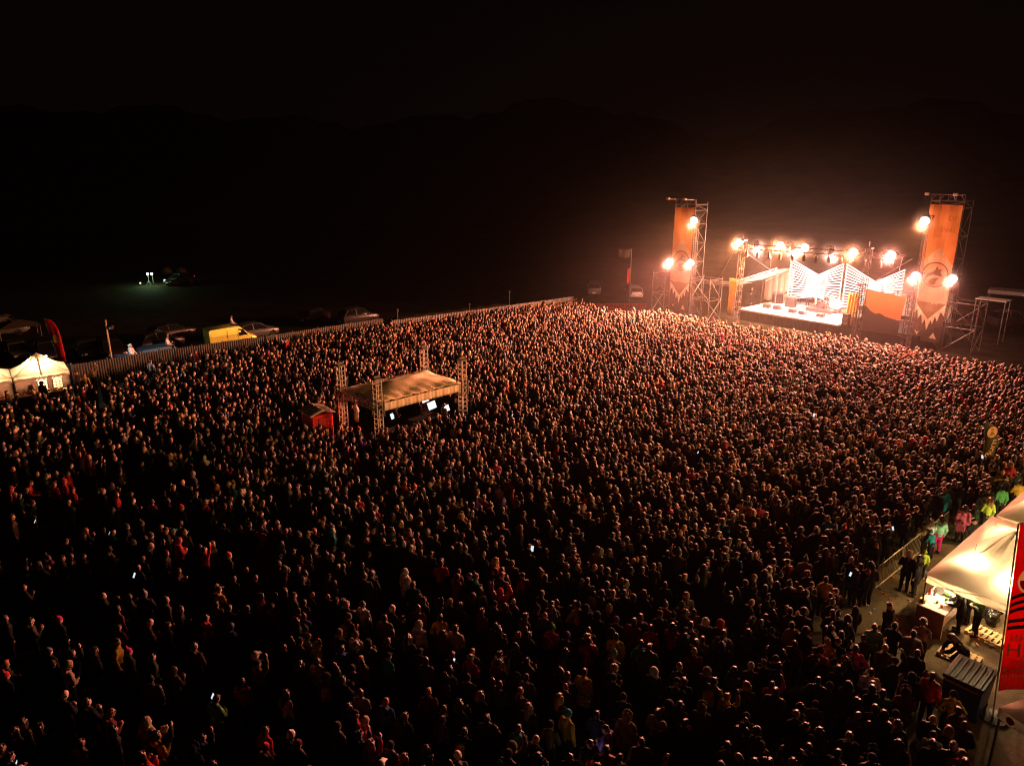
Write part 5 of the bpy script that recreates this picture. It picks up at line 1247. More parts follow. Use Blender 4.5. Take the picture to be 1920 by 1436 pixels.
# ---- left pair behind the crowd
LA, LB = at(24, 712, 2.0), at(130, 697, 2.0); LA.z = LB.z = 0
ld = (LB - LA).normalized(); lrz = math.atan2(ld.y, ld.x); LW = (LB - LA).length
PRODUCT = mat('bread_goods', (.55, .30, .10), .8, 0, .4, 9)
def stall(org, label, wins):
    o = gazebo(label, org, lrz, LW, 3.0, 2.1, 1.25, 650, 'lit food tents by the grey fence', 1, bulbs=((.5, .45),))
    m = MB()
    x = 0.06
    for a, b in wins: m.box(((x + a) / 2, .06, 1.45), (a - x, .03, 1.0)); x = b
    m.box(((x + LW - .06) / 2, .06, 1.45), (LW - .06 - x, .03, 1.0)); m.box((LW / 2, .06, 1.88), (LW - .1, .034, .12)); m.box((LW / 2, .06, .55), (LW - .1, .03, .8)); m.build('side_wall', WHITEFAB, o)
    MB().box((LW / 2, 2.92, 1.15), (LW - .1, .03, 1.8)).build('back_wall', WHITEFAB, o)
    for s, x in ((0, .05), (1, LW - .05)): MB().box((x, 1.5, 1.15), (.03, 2.8, 1.8)).build('end_wall', WHITEFAB, o)
    for a, b in wins:
        w = MB(); n = 10; zt = 1.5; r_ = (b - a) / 2
        pts = [(a, .98), (b, .98)] + [((a + b) / 2 + r_ * math.cos(math.pi * i / n), zt + .3 * math.sin(math.pi * i / n)) for i in range(n + 1)]
        for p0, p1 in zip(pts, pts[1:] + pts[:1]): w.bar((p0[0], .055, p0[1]), (p1[0], .055, p1[1]), .05, .05)
        for i in (1, 2): w.bar((a + (b - a) * i / 3, .055, .98), (a + (b - a) * i / 3, .055, 1.72), .02, .025)
        for z in (1.2, 1.42): w.bar((a, .055, z), (b, .055, z), .02, .025)
        w.build('window_frame', mat('brown_frame', (.30, .14, .06), .6), o)
    c = thing('serving_counter', 'counter with baked goods at the ' + ('left' if 'left' in label else 'right') + ' lit food tent', 'counter', o.location + Matrix.Rotation(lrz, 3, 'Z') @ Vector((LW / 2, -.32, 0)), lrz, 'serving counters')
    MB().box((0, 0, .9), (LW - .1, .6, .06)).build('counter_top', WHITEFAB, c); MB().box((0, -.24, .44), (LW - .14, .04, .86)).build('front_cloth', mat('dark_cloth_front', (.06, .03, .03), .9), c)
    rr = random.Random(len(label))
    for k in range(7): MB().box((-LW / 2 + .35 + k * .38, rr.uniform(-.12, .1), .99), (.3, .24, rr.uniform(.08, .2)), rotz(rr.uniform(-.3, .3)), .03).build('tray', [PRODUCT, mat('red_goods', (.5, .04, .03)), mat('yellow_goods', (.7, .5, .12))][k % 3], c)
    return o
stall(LA, 'right one of the two lit white food tents, touching the grey fence', [(1.35, 1.95), (2.25, 2.85)])
stall(LA - ld * (LW + .05), 'left one of the two lit white food tents, cut by the left edge', [(.5, 1.1), (1.5, 2.1)])
CLEAR.append(np.array([(LA - ld * (LW + 4) + v)[:2] for v in (Vector((0, 0, 0)),)] + [(LB + ld * .2)[:2], (LB + ld * .2 + Vector((ld.y, -ld.x, 0)) * 1.3)[:2], (LA - ld * (LW + 4) + Vector((ld.y, -ld.x, 0)) * 1.3)[:2]]))
o = thing('snow_fence', 'low maroon railing in front of the left food tents', 'fence', LA + Vector((ld.y, -ld.x, 0)) * 2.2 - ld * 2, lrz)
m = MB(); n = 34
for i in range(n): m.bar((i * .14, 0, 0), (i * .14, 0, 1.0), .07, .02)
for z in (.2, .85): m.bar((0, .02, z), ((n - 1) * .14, .02, z), .05, .02)
m.build('slats', mat('maroon_rail', (.10, .02, .02), .7), o)
# ---- right hand row
TA = at(1735, 1079, 2.15); TA.z = 0
tent1 = gazebo('large white lit food tent in the near right corner above the counter', TA, RS, 3.2, 6.8, 2.2, 1.15, 640, 'large white food tents on the right', 1, bulbs=((.72, .17), (.30, .22), (.55, .72)), val=.30, lampz=2.75)
tb = TA + U * 7.0
tent2 = gazebo('second large white lit food tent behind the near one at the right edge', tb + V * .1, RS, 3.2, 6.6, 2.2, 1.2, 700, 'large white food tents on the right', 1, bulbs=((.6, .35),), lampz=2.75)
tc_ = at(1873, 1326, 2.15); tc_.z = 0
tent3 = gazebo('unlit beige tent in the bottom right corner with red round marks', tc_, RS - .35, 3.0, 3.0, 2.15, 1.1, 16, 'large white food tents on the right', 1, bulbs=((.6, .6),))  # bulb added inside to light the front of the big red flag
for x in (.35, .9, 1.5): MB().lathe([(.11, 0), (.11, .01)], 16, (x, -.014, 2.0), Matrix.Rotation(R(90), 3, 'X')).build('round_mark', mat('red_mark', (.4, .05, .04), .8), tent3)
# paving under and before them
PAV = mat('worn_paving', (.10, .068, .028), .9, 0, .4, 1.5, .5)
t_ = PAV.node_tree; b_ = t_.nodes['Principled BSDF']; vo = t_.nodes.new('ShaderNodeTexVoronoi'); vo.feature = 'DISTANCE_TO_EDGE'; vo.inputs['Scale'].default_value = 2.6; tcn = t_.nodes.new('ShaderNodeTexCoord'); t_.links.new(tcn.outputs['Object'], vo.inputs['Vector'])
rp = t_.nodes.new('ShaderNodeMapRange'); rp.inputs[1].default_value, rp.inputs[2].default_value, rp.inputs[3].default_value = 0, .04, .45; t_.links.new(vo.outputs['Distance'], rp.inputs[0])
sc_ = t_.nodes.new('ShaderNodeVectorMath'); sc_.operation = 'SCALE'; old = [l for l in t_.links if l.to_socket == b_.inputs['Base Color']][0].from_socket
t_.links.new(old, sc_.inputs[0]); t_.links.new(rp.outputs[0], sc_.inputs['Scale']); t_.links.new(sc_.outputs[0], b_.inputs['Base Color'])
o = MB().add([TA - V * 3.6 - U * 6 + Vector((0, 0, .004)), TA + V * 9 - U * 9 + Vector((0, 0, .004)), TA + V * 9 + U * 16 + Vector((0, 0, .004)), TA - V * 2.2 + U * 7 + Vector((0, 0, .004))], [(0, 1, 2, 3)]).build('paving', PAV); tag(o, kind='structure')
CLEAR.append(np.array([(TA + V * a + U * b)[:2] for a, b in ((-.9, -2.2), (9, -4), (9, 16), (-.5, 14.5))]))
CLEAR.append(np.array([(tc_ + Matrix.Rotation(RS - .35, 3, 'Z') @ Vector(v))[:2] for v in ((-.3, -.3, 0), (4, -.3, 0), (4, 3.3, 0), (-.3, 3.3, 0))]))
# counter with things
CTP = at(1772, 1153, 1.0); CTP.z = 0                                    # near right corner of its top
CT = thing('counter', 'market counter with a white top and dark wooden front under the near tent', 'counter', CTP, RS)
WT = mat('white_laminate', (.74, .72, .68), .4, 0, .05, 3)
DW = mat('dark_board', (.14, .085, .045), .7, 0, .35, 5, .2, stretch=(1, 1, 5))
MB().box((-.46, 1.1, 1.0), (.96, 2.3, .05), bev=.01).build('counter_top', WT, CT)
m = MB(); m.box((-.46, .0, .5), (.9, .05, .95)); m.box((-.9, 1.1, .5), (.05, 2.15, .95)); m.build('front_board', DW, CT)
m = MB(); m.box((-.04, .05, .5), (.06, .06, .95)); m.box((-.04, 2.15, .5), (.06, .06, .95)); m.box((-.46, 1.1, .45), (.85, 2.1, .03)); m.box((-.03, 1.1, .93), (.03, 2.1, .1)); m.build('frame', WT, CT)
CPW = lambda x, y, z=1.026: CTP + V * x + U * y + Vector((0, 0, z))
def small(name, lb, cat, x, y, z=1.026, rz=0, grp=None): return thing(name, lb, cat, CPW(x, y, z), RS + rz, grp)
o = small('laptop', 'open dark laptop on the white counter', 'laptop', -.55, 1.35, rz=1.2); MB().box((0, 0, .012), (.36, .25, .02), bev=.005).build('keyboard_base', mat('grey_plastic', (.12, .12, .12), .5), o); MB().box((0, .15, .13), (.36, .02, .25), Matrix.Rotation(-.3, 3, 'X'), .005).build('lid', mat('grey_plastic', (.12, .12, .12)), o)
o = small('card_box', 'cream card box at the corner of the white counter', 'box', -.82, .22); MB().box((0, 0, .07), (.2, .16, .14), bev=.006).build('carton', mat('cream_card', (.65, .55, .32), .8), o); MB().box((0, -.081, .07), (.1, .004, .08)).build('print', DKPR, o)
for k, (x, y, col, lb, nm) in enumerate(((-.85, .9, (.5, .03, .03), 'red bottle on the white counter by the tent pole', 'bottle'), (-.72, 1.0, (.1, .1, .1), 'dark bottle on the white counter by the laptop', 'bottle'), (-.30, .95, (.1, .35, .05), 'green paper cup on the white counter', 'cup'), (-.25, .35, (.75, .22, .1), 'orange cup lying near the front of the white counter', 'cup'), (-.45, .55, (.8, .8, .75), 'small white cup in the middle of the counter', 'cup'))):
    o = small(nm, lb, nm, x, y, 1.026, 0, None); MB().lathe([(.04, 0), (.045, .14), (.03, .2), (.016, .23), (.016, .28), (.001, .28)] if nm == 'bottle' else [(.035, 0), (.048, .11), (.044, .11), (.03, .01)], 12).build('body', mat(f'counter_item_{k}', col, .35), o, smooth=True)
    if nm == 'bottle': MB().lathe([(.019, .27), (.019, .30), (.001, .30)], 8).build('cap', BLACK, o)
o = small('green_tray', 'tray of green leaves on the white counter', 'tray', -.38, 1.3); MB().box((0, 0, .02), (.3, .2, .04), bev=.01).build('tray', BLACK, o); m = MB(); rr = random.Random(8)
for i in range(24): m.ball((rr.uniform(-.12, .12), rr.uniform(-.08, .08), rr.uniform(.05, .08)), (.03, .02, .015), 5, 4, Matrix.Rotation(rr.uniform(0, 3), 3, 'Z'))
m.build('leaves', mat('salad', (.15, .4, .06), .7, 0, .4, 20), o)
# pallets
def pallet(lb, p, rz, tilt=0):
    o = thing('pallet', lb, 'pallet', p, rz, 'wooden pallets under the near tent'); o.rotation_euler = (tilt, 0, rz); m = MB()
    for i in range(7): m.box((0, -.53 + i * .177, .132), (.8, .105, .022))
    m.build('top_boards', WOOD, o); m = MB()
    for x in (-.35, 0, .35):
        m.box((x, 0, .011), (.1, 1.2, .022)); m.box((x, 0, .109), (.098, 1.2, .02))
        for y in (-.52, 0, .52): m.box((x, y, .06), (.1, .14, .078))
    m.build('bearers', WOOD, o)
pallet('pale wooden pallet lying flat beside the garbage bag', at(1851, 1188, .14) - Vector((0, 0, .14)), RS + R(90) - .08)
pallet('pale wooden pallet in front of the counter, half behind a kneeling person', at(1800, 1226, .14) - Vector((0, 0, .14)), RS + R(90) + .02)
# garbage bag
o = thing('garbage_bag', 'bulging shiny black garbage bag on the ground under the near tent', 'bag', at(1858, 1158, .05), .4); o.location.z = 0.01
m = MB(); rr = random.Random(2)
for k in range(11): m.ball((rr.uniform(-.4, .4), rr.uniform(-.22, .22), rr.uniform(.2, .36)), rr.uniform(.17, .27), 10, 8)
me = remesh(m, .025, 2); shade(me); c0, n0 = vco(me), vno(me); c0 = c0 + n0 * (.018 * wob(c0, 17, 1) + .012 * wob(c0, 41, 2))[:, None]; c0[:, 2] = np.maximum(c0[:, 2], 0); setco(me, c0)
me.materials.append(mat('black_plastic_film', (.012, .012, .014), .22, 0, .1, 4, .4)); bo = bpy.data.objects.new('bag_body', me); link(bo, o); MB().lathe([(.05, 0), (.02, .06), (.06, .16)], 9, (.1, 0, .5)).build('tied_neck', MATS['black_plastic_film'], o)
# waste container
DP = [at(1797.6, 1224.7, 1.3), at(1868.8, 1255.6, 1.3), at(1851, 1293, 1.3), at(1768, 1263.7, 1.3)]
dc = sum(DP, Vector()) / 4; dc.z = 0
o = thing('waste_container', 'large waste container with a black ribbed lid and blue side', 'container', dc, RS + .02)
BLU = mat('blue_plastic', (.015, .04, .17), .45, 0, .1, 2)
m = MB(); m.loft([[(x * .46, y * .62, .14) for x, y in ((-1, -1), (1, -1), (1, 1), (-1, 1))], [(x * .52, y * .70, 1.18) for x, y in ((-1, -1), (1, -1), (1, 1), (-1, 1))]]); m.build('bin_body', BLU, o)
m = MB(); m.box((0, 0, 1.24), (1.12, 1.5, .07), bev=.03)
for i in range(6): m.box((-.42 + i * .168, -.05, 1.29), (.075, 1.25, .05), bev=.02)
m.box((0, -.72, 1.29), (1.1, .06, .08), bev=.02); m.build('lid', mat('black_lid', (.008, .007, .007), .6, 0, .15, 3), o); 
MB().bar((-.45, -.80, 1.2), (.45, -.80, 1.2), .04, .04).build('handle', mat('rust', (.22, .12, .07), .7), o)
for x in (-.4, .4):
    for y in (-.5, .5): MB().lathe([(.03, -.04), (.1, -.045), (.1, .045), (.03, .04)], 12, (x, y, .1), Matrix.Rotation(R(90), 3, 'X')).build('wheel', RUBBER, o)
# crowd barriers along the lane
def barrier(lb, p, rz, n=14):
    o = thing('crowd_barrier', lb, 'barrier', p, rz, 'steel crowd barriers by the tents'); m = MB(); L = 2.3
    m.path([(0, 0, .15), (0, 0, 1.05), (.05, 0, 1.1), (L - .05, 0, 1.1), (L, 0, 1.05), (L, 0, .15), (0, 0, .15)], .024)
    for i in range(1, n): m.tube((L * i / n, 0, .15), (L * i / n, 0, 1.1), .010, n=5)
    m.build('bars', mat('barrier_steel', (.55, .48, .32), .4, .6, .15), o)
    for x in (.3, L - .3): f_ = MB(); f_.bar((x, -.3, .03), (x, .3, .03), .05, .02); f_.bar((x, 0, .03), (x, 0, .2), .04, .03); f_.build('foot', STEEL, o)
b0 = at(1641, 1104, .1); b0.z = 0
CLEAR.append(np.array([(b0 + V * a + U * b)[:2] for a, b in ((-.45, -1.2), (1.2, -1.2), (1.2, 7.4), (-.45, 7.4))]))
barrier('steel crowd barrier nearest the camera beside the paved lane', b0, TH)
barrier('steel crowd barrier farther along, behind the child in teal', b0 + U * 2.4, TH)
barrier('steel crowd barrier at the far end of the lane, beside the green jacket', b0 + U * 4.9, TH)
m = MB(); rr = random.Random(31); LM = [mat('paper_litter', (.6, .58, .52), .8), mat('plastic_litter', (.1, .2, .35), .4), mat('cup_litter', (.5, .1, .06), .6)]
for i in range(60):
    q = b0 + V * abs(rr.gauss(.2, .9)) + U * rr.uniform(-2.5, 3.5) if i < 34 else TA + V * rr.uniform(-2, 2.5) + U * rr.uniform(-3.5, 1.5)
    m.cur = rr.randrange(3); m.box((q.x, q.y, .03), (rr.uniform(.05, .16), rr.uniform(.04, .1), rr.uniform(.02, .06)), Euler((rr.uniform(-.4, .4), rr.uniform(-.4, .4), rr.uniform(0, 3))).to_matrix(), .012)
tag(m.build('litter', LM), 'scattered cups and paper litter on the paved lane', 'litter', kind='stuff')
# feather flags of the right side
GRNF = mat('dark_green_flag_cloth', (.032, .042, .022), .7, 0, .15, 1)
q = at(1858, 892, .6); gq = Vector((q.x, q.y, 0))
gf = feather('dark green feather flag with a cream disc and slanted script', gq, R(0), 3.6, .78, GRNF, .7); gf.rotation_euler = (0, R(-9), R(12)); gf.location = gq + Vector((-.35, 0, 0))
CR2 = mat('cream_flag_print', (.80, .56, .34), .7)
MB().lathe([(.30, 0), (.30, .012)], 26, (.40, -.03, 3.0), Matrix.Rotation(R(90), 3, 'X')).build('disc', CR2, gf)
MB().prism([(.40, 3.08), (.46, 3.1), (.48, 3.18), (.40, 3.22), (.32, 3.18), (.34, 3.1)], -.052, -.046).build('disc_figure', mat('brown_figure', (.35, .2, .09)), gf)
MB().prism([(.2, 2.83), (.6, 2.83), (.5, 2.9), (.45, 3.05), (.35, 3.05), (.3, 2.9)], -.052, -.046).build('disc_base', mat('brown_figure', (.35, .2, .09)), gf)
letters('Burn', .56, .004, CR2, gf, (.38, -.045, 2.10), (R(90), R(-66), 0), spacing=.95)
# red banner flag near the camera: the near right edge
q = at(1875, 1300, .9); rb = Vector((q.x, q.y, 0))
rbn = thing('feather_flag', 'big red flag with black waves, cut by the right edge of the frame', 'flag', rb, R(2), 'feather flags'); rbn.rotation_euler = (0, R(-4.5), R(2)); rbn.scale = (1.33,) * 3
REDB = mat('red_banner_cloth', (.9, .02, .015), .6, 0, .1, 1, trans=.4); CRT = mat('cream_banner_print', (.92, .74, .55), .7, 0, .05, 2); BLKP = mat('black_print', (.03, .006, .006), .7)
cl = [(-.0, .75), (1.30, .75), (1.30, 3.9), (1.2, 4.4), (.95, 4.75), (.6, 4.9), (0, 4.9)]
arc = lambda a0, a1: [(.46 + .36 * math.cos(R(a0 + (a1 - a0) * i / 14)), 3.55 + .36 * math.sin(R(a0 + (a1 - a0) * i / 14))) for i in range(15)]
m = MB(); m.prism([(0, .75), (.46, .75)] + arc(270, 90) + [(.46, 4.9), (0, 4.9)], -.006, .006); m.prism([(.46, .75), (1.30, .75), (1.30, 3.9), (1.2, 4.4), (.95, 4.75), (.6, 4.9), (.46, 4.9)] + arc(90, -90), -.006, .006); rc = m.build('cloth', REDB, rbn)
pr = [letters('7(', .3, .010, BLKP, rbn, (.40, -.012, 3.70), (R(90), 0, 0))]
cut = [MB().lathe([(.36, -.009), (.36, .009)], 28, (.46, 0, 3.55), Matrix.Rotation(R(90), 3, 'X')).build('emblem_rim', mat('cream_translucent', (.85, .7, .5), .7, 0, .05, 2, trans=.5), rbn)]
MB().prism([(.46 + .31 * math.cos(math.pi + math.pi * i / 12), 3.55 + .31 * math.sin(math.pi + math.pi * i / 12)) for i in range(13)], -.014, -.0095).build('emblem_field', mat('red_emblem', (.8, .06, .03), trans=.5), rbn)
for tx, sz, x, z, sp in (('ИНТ', .24, .36, 2.12, 1.1), ('НХ', .46, .36, 1.80, 1.0), ('УОТ', .17, .36, 1.50, 1.2)): cut.append(letters(tx, sz, .009, CRT, rbn, (x, 0, z), (R(90), 0, 0), spacing=sp))
for z in (1.3, 1.15):
    m = MB(); [m.box((.07 + i * .07, 0, z), (.042, .018, .05)) for i in range(9)]; cut.append(m.build('small_lettering', CRT, rbn))
m = MB()
for k in range(5):
    g_ = []
    for i in range(15):
        x = .01 + 1.26 * i / 14; z = 2.32 + k * .17 + .16 * math.sin(.5 + x * 3.6) * (1 if k > 1 else .3); g_.append([(x, -.010, z), (x, -.010, z + .085)])
    m.sheet(g_)
solid(m.build('wave_print', BLKP, rbn), .003)
ripple(children(rbn), [.75 + 4.15 * i / 20 for i in range(1, 20)], [.1 + .15 * i for i in range(8)], lambda x, z: .03 * math.sin(z * 2.3 + x * 2.2) * min(1, x * 3) + .02 * math.sin(x * 7 + z) * min(1, x * 3))
m = MB(); m.path([(-.03, .02, 0), (-.03, .02, 4.9), (.6, .02, 4.95)], .016); m.build('pole', mat('pale_pole', (.5, .45, .4), .5), rbn); m = MB(); m.lathe([(.3, 0), (.28, .05), (.05, .08)], 12); m.build('foot', BLACK, rbn)

# ---- floodlight masts behind the row of food tents, out past the right edge
for k, (pos, lb, aim, pw, sz) in enumerate((((74, 6, 13.5), 'tall floodlight mast behind the food tents, lighting the field from the right', (-9, 46, 1.5), 115000, 30),)):
    o = thing('floodlight_mast', lb, 'mast', (pos[0], pos[1], 0)); MB().tube((0, 0, 0), (0, 0, pos[2]), .14, .08, 8).build('pole', STEEL, o); r_ = (Vector(aim) - Vector(pos)).to_track_quat('-Z', 'Y').to_matrix()
    for x in (-.6, .6): MB().box(Vector((0, 0, pos[2] + .3)) + r_ @ Vector((x, 0, 0)), (.8, .6, .25), r_, .04).build('lamp_casing', BLACK, o); MB().box(Vector((0, 0, pos[2] + .3)) + r_ @ Vector((x, 0, -.13)), (.7, .5, .02), r_).build('lamp_glass', emit('flood_lens', (1, .75, .45), 20), o)
    lamp('flood', 'SPOT', (pos[0] - .5, pos[1] + .2, pos[2] + .2), pw, (1, .46, .13), None, aim=Vector(aim) - Vector(pos), size=sz, blend=.9, radius=.4)
